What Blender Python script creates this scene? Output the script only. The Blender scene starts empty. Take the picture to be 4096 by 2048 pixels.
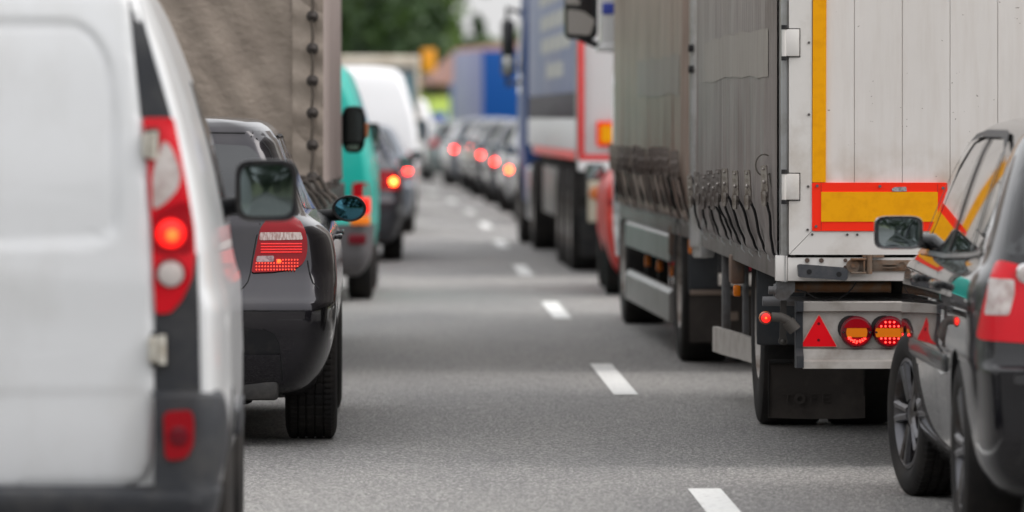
import bpy, bmesh, math, random
from mathutils import Vector, Matrix, geometry
from mathutils.bvhtree import BVHTree
random.seed(7)
R = math.radians
SC = bpy.context.scene
COL = SC.collection

# ------------------------------------------------------------------ camera, sky, sun, exposure
CAM_H = 1.46
cd = bpy.data.cameras.new('camera'); cam = bpy.data.objects.new('camera', cd); COL.objects.link(cam)
cam.location = (0, 0, CAM_H); cam.rotation_euler = (R(90), 0, 0)
cd.lens = 211.0; cd.sensor_width = 36.0; cd.shift_y = -0.1347
cd.clip_start = 0.5; cd.clip_end = 6000
cd.dof.use_dof = True; cd.dof.focus_distance = 26.2; cd.dof.aperture_fstop = 3.1; cd.dof.aperture_blades = 0
SC.camera = cam
SUN_EL, SUN_AZ = 47.0, 97.0            # azimuth clockwise from +Y: from the right, a little behind
w = bpy.data.worlds.new("World"); SC.world = w; w.use_nodes = True
nt = w.node_tree; nt.nodes.clear()
sky = nt.nodes.new('ShaderNodeTexSky'); sky.sky_type = 'NISHITA'; sky.sun_disc = False
sky.sun_elevation = R(SUN_EL); sky.sun_rotation = R(SUN_AZ); sky.dust_density = 4.0; sky.air_density = 1.0; sky.ozone_density = 1.0
hs = nt.nodes.new('ShaderNodeHueSaturation'); hs.inputs['Saturation'].default_value = 0.22
tint = nt.nodes.new('ShaderNodeMixRGB'); tint.blend_type = 'MIX'; tint.inputs[0].default_value = 0.55
tint.inputs[2].default_value = (8.4, 8.35, 8.4, 1)
bg = nt.nodes.new('ShaderNodeBackground'); bg.inputs['Strength'].default_value = 0.15
wo = nt.nodes.new('ShaderNodeOutputWorld')
nt.links.new(sky.outputs[0], hs.inputs['Color']); nt.links.new(hs.outputs[0], tint.inputs[1])
# overcast sky: brighter overhead than at the horizon
tg = nt.nodes.new('ShaderNodeTexCoord'); sx = nt.nodes.new('ShaderNodeSeparateXYZ'); mr = nt.nodes.new('ShaderNodeMapRange')
mr.inputs['From Min'].default_value = 0; mr.inputs['From Max'].default_value = 1; mr.inputs['To Min'].default_value = .78; mr.inputs['To Max'].default_value = 1.45
ml = nt.nodes.new('ShaderNodeVectorMath'); ml.operation = 'SCALE'
nt.links.new(tg.outputs['Generated'], sx.inputs[0]); nt.links.new(sx.outputs[2], mr.inputs['Value'])
nt.links.new(tint.outputs[0], ml.inputs[0]); nt.links.new(mr.outputs[0], ml.inputs['Scale'])
nt.links.new(ml.outputs[0], bg.inputs['Color']); nt.links.new(bg.outputs[0], wo.inputs['Surface'])
sl = bpy.data.lights.new('sun', 'SUN'); so = bpy.data.objects.new('sun', sl); COL.objects.link(so)
sl.energy = 0.55; sl.angle = R(32); sl.color = (1.0, 0.95, 0.88)
sd = Vector((math.sin(R(SUN_AZ)) * math.cos(R(SUN_EL)), math.cos(R(SUN_AZ)) * math.cos(R(SUN_EL)), math.sin(R(SUN_EL))))
so.rotation_euler = sd.to_track_quat('Z', 'Y').to_euler(); so.location = (20, 20, 30)
SC.view_settings.view_transform = 'Standard'; SC.view_settings.look = 'None'
SC.view_settings.exposure = 0.36; SC.view_settings.gamma = 1.0
SC.cycles.max_bounces = 6; SC.cycles.caustics_reflective = False; SC.cycles.caustics_refractive = False
SC.cycles.sample_clamp_indirect = 4.0

# ------------------------------------------------------------------ materials
MT = {}
def mat(name, c, rough=0.5, metal=0.0, coat=0.0, c2=None, ns=6.0, nlo=0.45, nhi=0.65, stretch=(1, 1, 1),
        bump=0.0, bs=60.0, emit=None, es=0.0, alpha=1.0, spec=0.5, coatr=0.03, trans=0.0, rough2=None, detail=6.0):
    if name in MT: return MT[name]
    m = bpy.data.materials.new(name); m.use_nodes = True; t = m.node_tree
    b = t.nodes['Principled BSDF']
    b.inputs['Base Color'].default_value = (*c, 1); b.inputs['Roughness'].default_value = rough
    b.inputs['Metallic'].default_value = metal; b.inputs['Specular IOR Level'].default_value = spec
    b.inputs['Coat Weight'].default_value = coat; b.inputs['Coat Roughness'].default_value = coatr
    b.inputs['Transmission Weight'].default_value = trans
    if emit: b.inputs['Emission Color'].default_value = (*emit, 1); b.inputs['Emission Strength'].default_value = es
    tc = t.nodes.new('ShaderNodeTexCoord'); mp = t.nodes.new('ShaderNodeMapping')
    mp.inputs['Scale'].default_value = stretch; t.links.new(tc.outputs['Object'], mp.inputs[0])
    if c2:
        n = t.nodes.new('ShaderNodeTexNoise'); n.inputs['Scale'].default_value = ns; n.inputs['Detail'].default_value = detail
        n.inputs['Roughness'].default_value = 0.65
        r = t.nodes.new('ShaderNodeValToRGB'); r.color_ramp.elements[0].position = nlo; r.color_ramp.elements[1].position = nhi
        r.color_ramp.elements[0].color = (*c, 1); r.color_ramp.elements[1].color = (*c2, 1)
        t.links.new(mp.outputs[0], n.inputs['Vector']); t.links.new(n.outputs[0], r.inputs[0]); t.links.new(r.outputs[0], b.inputs['Base Color'])
        if rough2 is not None:
            mr = t.nodes.new('ShaderNodeMapRange'); mr.inputs['From Min'].default_value = nlo; mr.inputs['From Max'].default_value = nhi
            mr.inputs['To Min'].default_value = rough; mr.inputs['To Max'].default_value = rough2
            t.links.new(n.outputs[0], mr.inputs['Value']); t.links.new(mr.outputs[0], b.inputs['Roughness'])
    if bump > 0:
        n2 = t.nodes.new('ShaderNodeTexNoise'); n2.inputs['Scale'].default_value = bs; n2.inputs['Detail'].default_value = 4
        bp = t.nodes.new('ShaderNodeBump'); bp.inputs['Strength'].default_value = bump; bp.inputs['Distance'].default_value = 0.01
        t.links.new(mp.outputs[0], n2.inputs['Vector']); t.links.new(n2.outputs[0], bp.inputs['Height']); t.links.new(bp.outputs[0], b.inputs['Normal'])
    MT[name] = m; return m

def road_mat():
    m = bpy.data.materials.new('worn_asphalt'); m.use_nodes = True; t = m.node_tree; b = t.nodes['Principled BSDF']
    tc = t.nodes.new('ShaderNodeTexCoord')
    v = t.nodes.new('ShaderNodeTexVoronoi'); v.inputs['Scale'].default_value = 115
    n1 = t.nodes.new('ShaderNodeTexNoise'); n1.inputs['Scale'].default_value = 75; n1.inputs['Detail'].default_value = 5; n1.inputs['Roughness'].default_value = .7
    n2 = t.nodes.new('ShaderNodeTexNoise'); n2.inputs['Scale'].default_value = .5; n2.inputs['Detail'].default_value = 5
    for q in (v, n1): t.links.new(tc.outputs['Object'], q.inputs['Vector'])
    mp = t.nodes.new('ShaderNodeMapping'); mp.inputs['Scale'].default_value = (1.6, .35, 1)
    t.links.new(tc.outputs['Object'], mp.inputs[0]); t.links.new(mp.outputs[0], n2.inputs['Vector'])
    sep = t.nodes.new('ShaderNodeSeparateColor'); t.links.new(v.outputs['Color'], sep.inputs[0])
    r = t.nodes.new('ShaderNodeValToRGB'); e = r.color_ramp.elements
    e[0].position = .0; e[0].color = (.09, .088, .086, 1); e[1].position = 1.0; e[1].color = (.66, .635, .61, 1)
    q = e.new(.45); q.color = (.25, .245, .24, 1); q = e.new(.8); q.color = (.34, .333, .325, 1)
    t.links.new(sep.outputs[0], r.inputs[0])
    mx = t.nodes.new('ShaderNodeMixRGB'); mx.blend_type = 'MULTIPLY'; mx.inputs[0].default_value = 1
    r1 = t.nodes.new('ShaderNodeValToRGB'); r1.color_ramp.elements[0].position = .36; r1.color_ramp.elements[0].color = (.42, .42, .42, 1)
    r1.color_ramp.elements[1].position = .62; r1.color_ramp.elements[1].color = (1.5, 1.49, 1.47, 1)
    t.links.new(n1.outputs[0], r1.inputs[0]); t.links.new(r.outputs[0], mx.inputs[1]); t.links.new(r1.outputs[0], mx.inputs[2])
    mx2 = t.nodes.new('ShaderNodeMixRGB'); mx2.blend_type = 'MULTIPLY'; mx2.inputs[0].default_value = 1
    r2 = t.nodes.new('ShaderNodeValToRGB'); r2.color_ramp.elements[0].position = .35; r2.color_ramp.elements[0].color = (.86, .86, .87, 1)
    r2.color_ramp.elements[1].position = .7; r2.color_ramp.elements[1].color = (1.1, 1.09, 1.07, 1)
    t.links.new(n2.outputs[0], r2.inputs[0]); t.links.new(mx.outputs[0], mx2.inputs[1]); t.links.new(r2.outputs[0], mx2.inputs[2])
    t.links.new(mx2.outputs[0], b.inputs['Base Color'])
    b.inputs['Roughness'].default_value = .62; b.inputs['Specular IOR Level'].default_value = .5
    bp = t.nodes.new('ShaderNodeBump'); bp.inputs['Strength'].default_value = 1.0; bp.inputs['Distance'].default_value = .010
    ad = t.nodes.new('ShaderNodeMath'); ad.operation = 'SUBTRACT'
    t.links.new(n1.outputs[0], ad.inputs[0]); t.links.new(v.outputs['Distance'], ad.inputs[1])
    t.links.new(ad.outputs[0], bp.inputs['Height']); t.links.new(bp.outputs[0], b.inputs['Normal'])
    return m

def curtain_mat(name, base, lite, hem_dirt=(.07, .06, .055)):
    """PVC curtain: vertical rain streaks and road grime that builds up towards the hem"""
    m = bpy.data.materials.new(name); m.use_nodes = True; t = m.node_tree; b = t.nodes['Principled BSDF']
    tc = t.nodes.new('ShaderNodeTexCoord')
    def noise(scale, st, lo, hi, c0, c1, det=5):
        mp = t.nodes.new('ShaderNodeMapping'); mp.inputs['Scale'].default_value = st
        n = t.nodes.new('ShaderNodeTexNoise'); n.inputs['Scale'].default_value = scale; n.inputs['Detail'].default_value = det
        r = t.nodes.new('ShaderNodeValToRGB'); r.color_ramp.elements[0].position = lo; r.color_ramp.elements[1].position = hi
        r.color_ramp.elements[0].color = (*c0, 1); r.color_ramp.elements[1].color = (*c1, 1)
        t.links.new(tc.outputs['Object'], mp.inputs[0]); t.links.new(mp.outputs[0], n.inputs['Vector']); t.links.new(n.outputs[0], r.inputs[0])
        return r.outputs[0]
    a = noise(1.0, (1, 3.0, .5), .38, .66, base, lite)
    k = noise(1.0, (1, 17, .7), .35, .72, (.93, .93, .93), (1.12, 1.12, 1.12))
    d = noise(1.0, (1, 4, 3), .4, .75, (1, 1, 1), (.74, .72, .70))
    m1 = t.nodes.new('ShaderNodeMixRGB'); m1.blend_type = 'MULTIPLY'; m1.inputs[0].default_value = 1
    m2 = t.nodes.new('ShaderNodeMixRGB'); m2.blend_type = 'MULTIPLY'; m2.inputs[0].default_value = 1
    t.links.new(a, m1.inputs[1]); t.links.new(k, m1.inputs[2]); t.links.new(m1.outputs[0], m2.inputs[1]); t.links.new(d, m2.inputs[2])
    t.links.new(m2.outputs[0], b.inputs['Base Color'])
    b.inputs['Roughness'].default_value = .42; b.inputs['Specular IOR Level'].default_value = .32
    mp = t.nodes.new('ShaderNodeMapping'); mp.inputs['Scale'].default_value = (1, 9, 1.3)
    n = t.nodes.new('ShaderNodeTexNoise'); n.inputs['Scale'].default_value = 1.6; n.inputs['Detail'].default_value = 2
    bp = t.nodes.new('ShaderNodeBump'); bp.inputs['Strength'].default_value = .35; bp.inputs['Distance'].default_value = .02
    t.links.new(tc.outputs['Object'], mp.inputs[0]); t.links.new(mp.outputs[0], n.inputs['Vector']); t.links.new(n.outputs[0], bp.inputs['Height']); t.links.new(bp.outputs[0], b.inputs['Normal'])
    return m

def door_mat():
    """painted boards: faint vertical rain marks, chips and specks, a brown bloom of road dirt low down"""
    m = bpy.data.materials.new('white_door_boards'); m.use_nodes = True; t = m.node_tree; b = t.nodes['Principled BSDF']
    tc = t.nodes.new('ShaderNodeTexCoord')
    def layer(scale, st, lo, hi, c0, c1, det=6, prev=None):
        mp = t.nodes.new('ShaderNodeMapping'); mp.inputs['Scale'].default_value = st
        n = t.nodes.new('ShaderNodeTexNoise'); n.inputs['Scale'].default_value = scale; n.inputs['Detail'].default_value = det; n.inputs['Roughness'].default_value = .65
        r = t.nodes.new('ShaderNodeValToRGB'); r.color_ramp.elements[0].position = lo; r.color_ramp.elements[1].position = hi
        r.color_ramp.elements[0].color = (*c0, 1); r.color_ramp.elements[1].color = (*c1, 1)
        t.links.new(tc.outputs['Object'], mp.inputs[0]); t.links.new(mp.outputs[0], n.inputs['Vector']); t.links.new(n.outputs[0], r.inputs[0])
        if prev is None: return r.outputs[0]
        x = t.nodes.new('ShaderNodeMixRGB'); x.blend_type = 'MULTIPLY'; x.inputs[0].default_value = 1
        t.links.new(prev, x.inputs[1]); t.links.new(r.outputs[0], x.inputs[2]); return x.outputs[0]
    o = layer(1.2, (1, 1, .6), .40, .72, (.74, .70, .67), (.66, .62, .59))
    o = layer(9, (3, 1, .25), .45, .75, (1, 1, 1), (.93, .915, .90), prev=o)
    o = layer(34, (1, 1, 1.4), .725, .75, (1, 1, 1), (.30, .25, .22), 2, prev=o)
    # dirt bloom above the marker board
    sp = t.nodes.new('ShaderNodeSeparateXYZ'); t.links.new(tc.outputs['Object'], sp.inputs[0])
    mr = t.nodes.new('ShaderNodeMapRange'); mr.inputs['From Min'].default_value = 1.42; mr.inputs['From Max'].default_value = 1.18; mr.inputs['To Min'].default_value = 0; mr.inputs['To Max'].default_value = 1
    t.links.new(sp.outputs[2], mr.inputs['Value'])
    n = t.nodes.new('ShaderNodeTexNoise'); n.inputs['Scale'].default_value = 7; n.inputs['Detail'].default_value = 6; t.links.new(tc.outputs['Object'], n.inputs['Vector'])
    r = t.nodes.new('ShaderNodeMapRange'); r.inputs['From Min'].default_value = .42; r.inputs['From Max'].default_value = .68; t.links.new(n.outputs[0], r.inputs['Value'])
    ml_ = t.nodes.new('ShaderNodeMath'); ml_.operation = 'MULTIPLY'; t.links.new(mr.outputs[0], ml_.inputs[0]); t.links.new(r.outputs[0], ml_.inputs[1])
    x = t.nodes.new('ShaderNodeMixRGB'); x.blend_type = 'MULTIPLY'; x.inputs[2].default_value = (.74, .67, .60, 1)
    t.links.new(ml_.outputs[0], x.inputs[0]); t.links.new(o, x.inputs[1]); t.links.new(x.outputs[0], b.inputs['Base Color'])
    b.inputs['Roughness'].default_value = .5; b.inputs['Specular IOR Level'].default_value = .35
    return m
def paint(name, c, metal=0.0, rough=.35, dirt=None):
    return mat('paint_' + name, c, rough, metal, 1.0, c2=dirt, ns=2.2, nlo=.5, nhi=.85)
BLACKP = mat('black_plastic', (.012, .012, .014), .5, c2=(.028, .026, .025), ns=9, spec=.3)
GREYP = mat('grey_plastic', (.026, .028, .033), .5, c2=(.045, .045, .047), ns=7, spec=.3)
RUBBER = mat('tyre_rubber', (.013, .012, .012), .8, c2=(.032, .028, .025), spec=.25, ns=5, nlo=.4, nhi=.75)
DARK = mat('dark_underside', (.008, .008, .009), .9)
SEAM = mat('seam_shadow_gap', (.006, .006, .007), .8)
GLASSD = mat('dark_glass', (.012, .015, .017), .04, coat=.0, spec=.8)
RIM = mat('alloy_rim', (.12, .12, .13), .35, .8, c2=(.07, .06, .055), ns=8)
STEELRIM = mat('steel_rim', (.30, .28, .26), .5, .5, c2=(.12, .09, .07), ns=10)
CHROME = mat('chrome', (.8, .8, .8), .08, 1.0)
REDL = mat('red_lens', (.30, .002, .008), .25, coat=.12, spec=.2)
REDLB = mat('bright_red_lens', (.60, .003, .012), .25, coat=.12, spec=.25)
REDLD = mat('dark_red_lens', (.13, .003, .010), .2, coat=.2, spec=.25)
CLEARL = mat('clear_lens', (.55, .50, .48), .15, coat=.5, c2=(.36, .27, .25), ns=14)
ORANGEL = mat('orange_lens', (.75, .19, .008), .25, coat=.1, spec=.25)
LITRED = mat('lit_red', (.8, .01, .01), .3, emit=(1.0, .010, .006), es=1.4)
LITCORE = mat('lit_red_core', (.9, .1, .02), .3, emit=(1.0, .10, .015), es=2)
LITFAR = mat('lit_red_far', (.8, .02, .01), .3, emit=(1.0, .03, .02), es=22)
LITFARO = mat('lit_orange_far', (.8, .2, .01), .3, emit=(1.0, .085, .015), es=22)
MIRG = mat('mirror_glass', (.36, .42, .44), .04, 1.0)
MIRB = mat('blue_mirror_glass', (.05, .15, .20), .03, 1.0)
ALU = mat('dirty_aluminium', (.50, .47, .44), .45, .35, c2=(.34, .30, .27), ns=5, bump=.08, bs=40)
STEEL = mat('grey_steel', (.15, .15, .155), .5, .4, c2=(.09, .08, .075), ns=6)
FRAME = mat('dark_chassis', (.013, .012, .012), .8, c2=(.03, .026, .023), ns=4, spec=.2)

# ------------------------------------------------------------------ mesh helpers
class MB:
    def __init__(s): s.v = []; s.f = []; s.M = Matrix.Identity(4)
    def add(s, vs, fs):
        o = len(s.v); s.v += [tuple(s.M @ Vector(p)) for p in vs]; s.f += [tuple(i + o for i in f) for f in fs]
    def box(s, x0, x1, y0, y1, z0, z1, b=0.0, seg=2):
        if x1 < x0: x0, x1 = x1, x0
        if y1 < y0: y0, y1 = y1, y0
        if z1 < z0: z0, z1 = z1, z0
        if b <= 0:
            s.add([(x, y, z) for z in (z0, z1) for y in (y0, y1) for x in (x0, x1)],
                  [(0, 2, 3, 1), (4, 5, 7, 6), (0, 1, 5, 4), (2, 6, 7, 3), (0, 4, 6, 2), (1, 3, 7, 5)]); return
        bm = bmesh.new(); bmesh.ops.create_cube(bm, size=1)
        for q in bm.verts: q.co = Vector(((x0 + x1) / 2 + q.co.x * (x1 - x0), (y0 + y1) / 2 + q.co.y * (y1 - y0), (z0 + z1) / 2 + q.co.z * (z1 - z0)))
        b = min(b, .49 * min(x1 - x0, y1 - y0, z1 - z0))
        bmesh.ops.bevel(bm, geom=list(bm.edges), offset=b, segments=seg, affect='EDGES', profile=.5)
        bm.verts.index_update(); s.add([q.co[:] for q in bm.verts], [[q.index for q in f.verts] for f in bm.faces]); bm.free()
    def grid(s, fn, nu, nv, closed=False):
        vs = [fn(i / (nu - (0 if closed else 1)), j / (nv - 1)) for j in range(nv) for i in range(nu)]
        fs = []
        for j in range(nv - 1):
            for i in range(nu - (0 if closed else 1)):
                a = j * nu + i; c = j * nu + (i + 1) % nu
                fs.append((a, c, c + nu, a + nu))
        s.add(vs, fs)
    def cyl(s, p0, p1, r0, r1=None, n=20, caps=True):
        r1 = r0 if r1 is None else r1; p0 = Vector(p0); p1 = Vector(p1); d = (p1 - p0).normalized()
        a = d.orthogonal().normalized(); b = d.cross(a); vs = []
        for p, r in ((p0, r0), (p1, r1)):
            for i in range(n):
                t = 2 * math.pi * i / n; vs.append((p + a * math.cos(t) * r + b * math.sin(t) * r)[:])
        fs = [(i, (i + 1) % n, n + (i + 1) % n, n + i) for i in range(n)]
        if caps: fs += [tuple(range(n - 1, -1, -1)), tuple(range(n, 2 * n))]
        s.add(vs, fs)
    def tube(s, pts, r, n=8):
        pts = [Vector(p) for p in pts]; vs = []; prev = None
        for i, p in enumerate(pts):
            d = (pts[min(i + 1, len(pts) - 1)] - pts[max(i - 1, 0)]).normalized()
            a = d.orthogonal().normalized() if prev is None else (prev - d * prev.dot(d)).normalized()
            prev = a; b = d.cross(a); rr = r[i] if isinstance(r, (list, tuple)) else r
            for k in range(n):
                t = 2 * math.pi * k / n; vs.append((p + a * math.cos(t) * rr + b * math.sin(t) * rr)[:])
        fs = [(i * n + k, i * n + (k + 1) % n, (i + 1) * n + (k + 1) % n, (i + 1) * n + k) for i in range(len(pts) - 1) for k in range(n)]
        fs += [tuple(range(n - 1, -1, -1)), tuple(range((len(pts) - 1) * n, len(pts) * n))]
        s.add(vs, fs)
    def prism(s, poly, axis, a0, a1):
        n = len(poly)
        mk = {'y': lambda p, a: (p[0], a, p[1]), 'x': lambda p, a: (a, p[0], p[1]), 'z': lambda p, a: (p[0], p[1], a)}[axis]
        s.add([mk(p, a0) for p in poly] + [mk(p, a1) for p in poly],
              [tuple(range(n)), tuple(range(2 * n - 1, n - 1, -1))] + [(i, n + i, n + (i + 1) % n, (i + 1) % n) for i in range(n)])
    def lathe(s, prof, c=(0, 0, 0), n=48, axis='x', rfn=None):
        vs = []
        for k in range(n):
            t = 2 * math.pi * k / n
            for i, (r, h) in enumerate(prof):
                if rfn: r = rfn(k, i, r)
                a, b = r * math.cos(t), r * math.sin(t)
                vs.append((c[0] + h, c[1] + a, c[2] + b) if axis == 'x' else (c[0] + a, c[1] + h, c[2] + b) if axis == 'y' else (c[0] + a, c[1] + b, c[2] + h))
        m = len(prof)
        s.add(vs, [(k * m + i, k * m + i + 1, ((k + 1) % n) * m + i + 1, ((k + 1) % n) * m + i) for k in range(n) for i in range(m - 1)])
    def ball(s, c, r, n=14, m=8, rx=1, ry=1, rz=1, pw=1.0):
        def f(u, v):
            a = 2 * math.pi * u; b = math.pi * (v - .5)
            sg = lambda q: math.copysign(abs(q) ** pw, q)
            return (c[0] + r * rx * sg(math.cos(a)) * sg(math.cos(b)), c[1] + r * ry * sg(math.sin(a)) * sg(math.cos(b)), c[2] + r * rz * sg(math.sin(b)))
        s.grid(f, n, m, True)
    def mesh(s, name, angle=38, recalc=True):
        me = bpy.data.meshes.new(name); me.from_pydata(s.v, [], s.f)
        if recalc:
            bm = bmesh.new(); bm.from_mesh(me); bmesh.ops.recalc_face_normals(bm, faces=list(bm.faces)); bm.to_mesh(me); bm.free()
        me.update()
        for p in me.polygons: p.use_smooth = True
        me.set_sharp_from_angle(angle=R(angle)); return me
    def build(s, name, m, parent=None, angle=38, recalc=True):
        return link(name, s.mesh(name, angle, recalc), m, parent)
def link(name, me, m, parent=None):
    o = bpy.data.objects.new(name, me); COL.objects.link(o)
    if m is not None and len(me.materials) == 0: me.materials.append(m)
    if parent is not None: o.parent = parent
    return o
def thing(name, label, cat, loc, yaw=0, group=None):
    o = bpy.data.objects.new(name, None); COL.objects.link(o); o.location = loc; o.rotation_euler = (0, 0, R(yaw)); o.empty_display_size = .3
    o['label'] = label; o['category'] = cat
    if group: o['group'] = group
    return o
def struct(o, kind='structure'): o['kind'] = kind; return o

def rp(pts, r=.02, seg=4):
    """round the corners of a polygon; points may carry their own radius"""
    out = []; n = len(pts)
    for i in range(n):
        p = Vector(pts[i][:2]); a = Vector(pts[i - 1][:2]); b = Vector(pts[(i + 1) % n][:2])
        rr = pts[i][2] if len(pts[i]) > 2 else r
        la, lb = (a - p).length, (b - p).length
        q = min(rr, la * .48, lb * .48)
        if q < 1e-4: out.append(p[:]); continue
        s0 = p + (a - p).normalized() * q; s1 = p + (b - p).normalized() * q
        for k in range(seg + 1):
            t = k / seg; out.append(((1 - t) ** 2 * s0 + 2 * t * (1 - t) * p + t * t * s1)[:])
    return out
def densify(poly, step, closed=True):
    out = []; n = len(poly)
    for i in range(n if closed else n - 1):
        a = Vector(poly[i][:2]); b = Vector(poly[(i + 1) % n][:2]); k = max(1, int((b - a).length / step))
        for j in range(k): out.append((a + (b - a) * j / k)[:])
    if not closed: out.append(tuple(poly[-1][:2]))
    return out
def inside(p, poly):
    c = False; n = len(poly); x, y = p
    for i in range(n):
        x1, y1 = poly[i][:2]; x2, y2 = poly[i - 1][:2]
        if (y1 > y) != (y2 > y) and x < (x2 - x1) * (y - y1) / (y2 - y1) + x1: c = not c
    return c
def seg_dist(p, poly):
    best = 9; n = len(poly); px, py = p
    for i in range(n):
        ax, ay = poly[i - 1][:2]; bx, by = poly[i][:2]; dx, dy = bx - ax, by - ay; L = dx * dx + dy * dy
        t = 0 if L == 0 else max(0, min(1, ((px - ax) * dx + (py - ay) * dy) / L))
        best = min(best, math.hypot(px - ax - t * dx, py - ay - t * dy))
    return best
AX = {'rear': (lambda u, v: Vector((u, -4, v)), Vector((0, 1, 0))), 'front': (lambda u, v: Vector((u, 12, v)), Vector((0, -1, 0))),
      'left': (lambda u, v: Vector((-4, u, v)), Vector((1, 0, 0))), 'right': (lambda u, v: Vector((4, u, v)), Vector((-1, 0, 0)))}
def hit(bvh, axis, u, v):
    o, d = AX[axis]; h = bvh.ray_cast(o(u, v), d)
    if h[0] is None:
        h = bvh.find_nearest({'rear': Vector((u, .1, v)), 'front': Vector((u, 4, v)), 'left': Vector((-.8, u, v)), 'right': Vector((.8, u, v))}[axis])
    return h[0], d
def patch(bvh, outline, axis, name, m, parent, off=.004, step=.035, thick=.012, relief=None, angle=30, edge=.0):
    ol = densify(outline, step); vs = [Vector(p) for p in ol]; n = len(ol)
    us = [p[0] for p in ol]; ws = [p[1] for p in ol]
    y = min(ws) + step * .5
    while y < max(ws):
        x = min(us) + step * .5
        while x < max(us):
            if inside((x, y), ol) and seg_dist((x, y), ol) > step * .45: vs.append(Vector((x, y)))
            x += step
        y += step
    ov, oe, of, _, _, _ = geometry.delaunay_2d_cdt(vs, [(i, (i + 1) % n) for i in range(n)], [], 1, 1e-6)
    d = AX[axis][1]; P = []
    for q in ov:
        h, _ = hit(bvh, axis, q.x, q.y); r = relief(q.x, q.y) if relief else 0
        if edge: r += edge * max(0, 1 - seg_dist((q.x, q.y), ol) / .012) ** 2
        P.append(h - d * (off - r))
    cnt = {}
    for f in of:
        for i in range(len(f)):
            e = (f[i], f[(i + 1) % len(f)]); cnt[tuple(sorted(e))] = cnt.get(tuple(sorted(e)), 0) + 1
    mb = MB(); fs = [tuple(f) for f in of]; k = len(P); P2 = [p + d * (thick + off) for p in P]; used = {}
    allv = [p[:] for p in P]
    for e, c in cnt.items():
        if c == 1:
            for i in e:
                if i not in used: used[i] = len(allv); allv.append(P2[i][:])
            fs.append((e[0], e[1], used[e[1]], used[e[0]]))
    mb.add(allv, fs)
    return mb.build(name, m, parent, angle)
def seam(bvh, lines, axis, name, parent, wd=.005, off=.0015, m=None, step=.04, join=None):
    mb = join or MB(); d = AX[axis][1]
    for ln in lines:
        pts = [Vector(p) for p in densify(ln, step, False)]
        A = []; B = []
        for i, p in enumerate(pts):
            t = (pts[min(i + 1, len(pts) - 1)] - pts[max(i - 1, 0)]).normalized(); nn = Vector((-t.y, t.x)) * wd / 2
            for L, q in ((A, p + nn), (B, p - nn)): L.append(hit(bvh, axis, q.x, q.y)[0] - d * off)
        k = len(A); mb.add([q[:] for q in A + B], [(i, i + 1, k + i + 1, k + i) for i in range(k - 1)])
    if join: return mb
    return mb.build(name, m or SEAM, parent, 180)

def pchip(xs, ys):
    n = len(xs); h = [xs[i + 1] - xs[i] for i in range(n - 1)]; dl = [(ys[i + 1] - ys[i]) / h[i] for i in range(n - 1)]
    m = [dl[0]] + [0 if dl[i - 1] * dl[i] <= 0 else (h[i - 1] + h[i]) * 3 / ((2 * h[i] + h[i - 1]) / dl[i - 1] + (h[i] + 2 * h[i - 1]) / dl[i]) for i in range(1, n - 1)] + [dl[-1]]
    def f(x):
        x = max(xs[0], min(xs[-1], x)); i = 0
        while i < n - 2 and x > xs[i + 1]: i += 1
        t = (x - xs[i]) / h[i]
        return (ys[i] * (1 + 2 * t) * (1 - t) ** 2 + m[i] * h[i] * t * (1 - t) ** 2 + ys[i + 1] * t * t * (3 - 2 * t) + m[i + 1] * h[i] * t * t * (t - 1))
    return f
def loft(keys, nz=60, taper=0.0, nn=2.4, nside=26, extra=None, gh=None):
    """car body from horizontal slices. key = z, y_rear, y_front, half_width, corner_x, corner_y, rear_bow"""
    zs = [k[0] for k in keys]; fn = [pchip(zs, [k[i] for k in keys]) for i in range(1, 7)]
    zz = sorted(set([round(z, 4) for z in zs] + [round(zs[0] + (zs[-1] - zs[0]) * i / nz, 4) for i in range(nz + 1)]))
    zz = [z for i, z in enumerate(zz) if i == 0 or z in [round(q, 4) for q in zs] or z - zz[i - 1] > .004]
    rings = []
    for z in zz:
        yr, yf, wd, rx, ry, bow = [f(z) for f in fn]
        rx = min(rx, wd * .9); ry = min(ry, (yf - yr) * .45); hw = wd - rx; half = []
        for i in range(7):
            x = hw * i / 7; half.append((x, yr + bow * (x / wd) ** 2))
        bw = bow * (hw / wd) ** 2
        for i in range(13):
            t = math.pi / 2 * i / 12
            half.append((hw + rx * math.sin(t) ** (2 / nn), yr + bw + ry * (1 - math.cos(t) ** (2 / nn))))
        g_ = 0 if gh is None else max(0, min(1, (z - gh) / .08)); fx = min(.45 - .29 * g_, wd * .8); fy = min(.5 - .34 * g_, (yf - yr) * .4); y0 = yr + bw + ry; y1 = yf - fy - .08
        for i in range(1, nside): half.append((wd, y0 + (y1 - y0) * i / nside))
        for i in range(10):
            t = math.pi / 2 * i / 9
            half.append((wd - fx + fx * math.cos(t) ** (2 / 2.2), y1 + fy * math.sin(t) ** (2 / 2.2)))
        for i in range(5):
            x = (wd - fx) * (1 - (i + 1) / 5); half.append((x, yf - .08 * (x / max(.01, wd - fx)) ** 2))
        ym = (keys[0][2] + keys[0][1]) / 2 + .1; Lh = 2.1
        if taper: half = [(x * (1 - taper * abs((y - ym) / Lh) ** 2.5), y) for x, y in half]
        if extra: half = [extra(x, y, z) for x, y in half]
        ring = half + [(-x, y) for x, y in half[-2:0:-1]]
        rings.append([(x, y, z) for x, y in ring])
    n = len(rings[0]); vs = [p for r in rings for p in r]; fs = []
    for j in range(len(rings) - 1):
        for i in range(n):
            k = (i + 1) % n; fs.append((j * n + i, j * n + k, (j + 1) * n + k, (j + 1) * n + i))
    for j, sgn in ((0, -1), (len(rings) - 1, 1)):
        c = len(vs); vs.append((0, sum(p[1] for p in rings[j]) / n, rings[j][0][2]))
        for i in range(n):
            a, b = j * n + i, j * n + (i + 1) % n
            fs.append((a, b, c) if sgn > 0 else (b, a, c))
    return vs, fs
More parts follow.
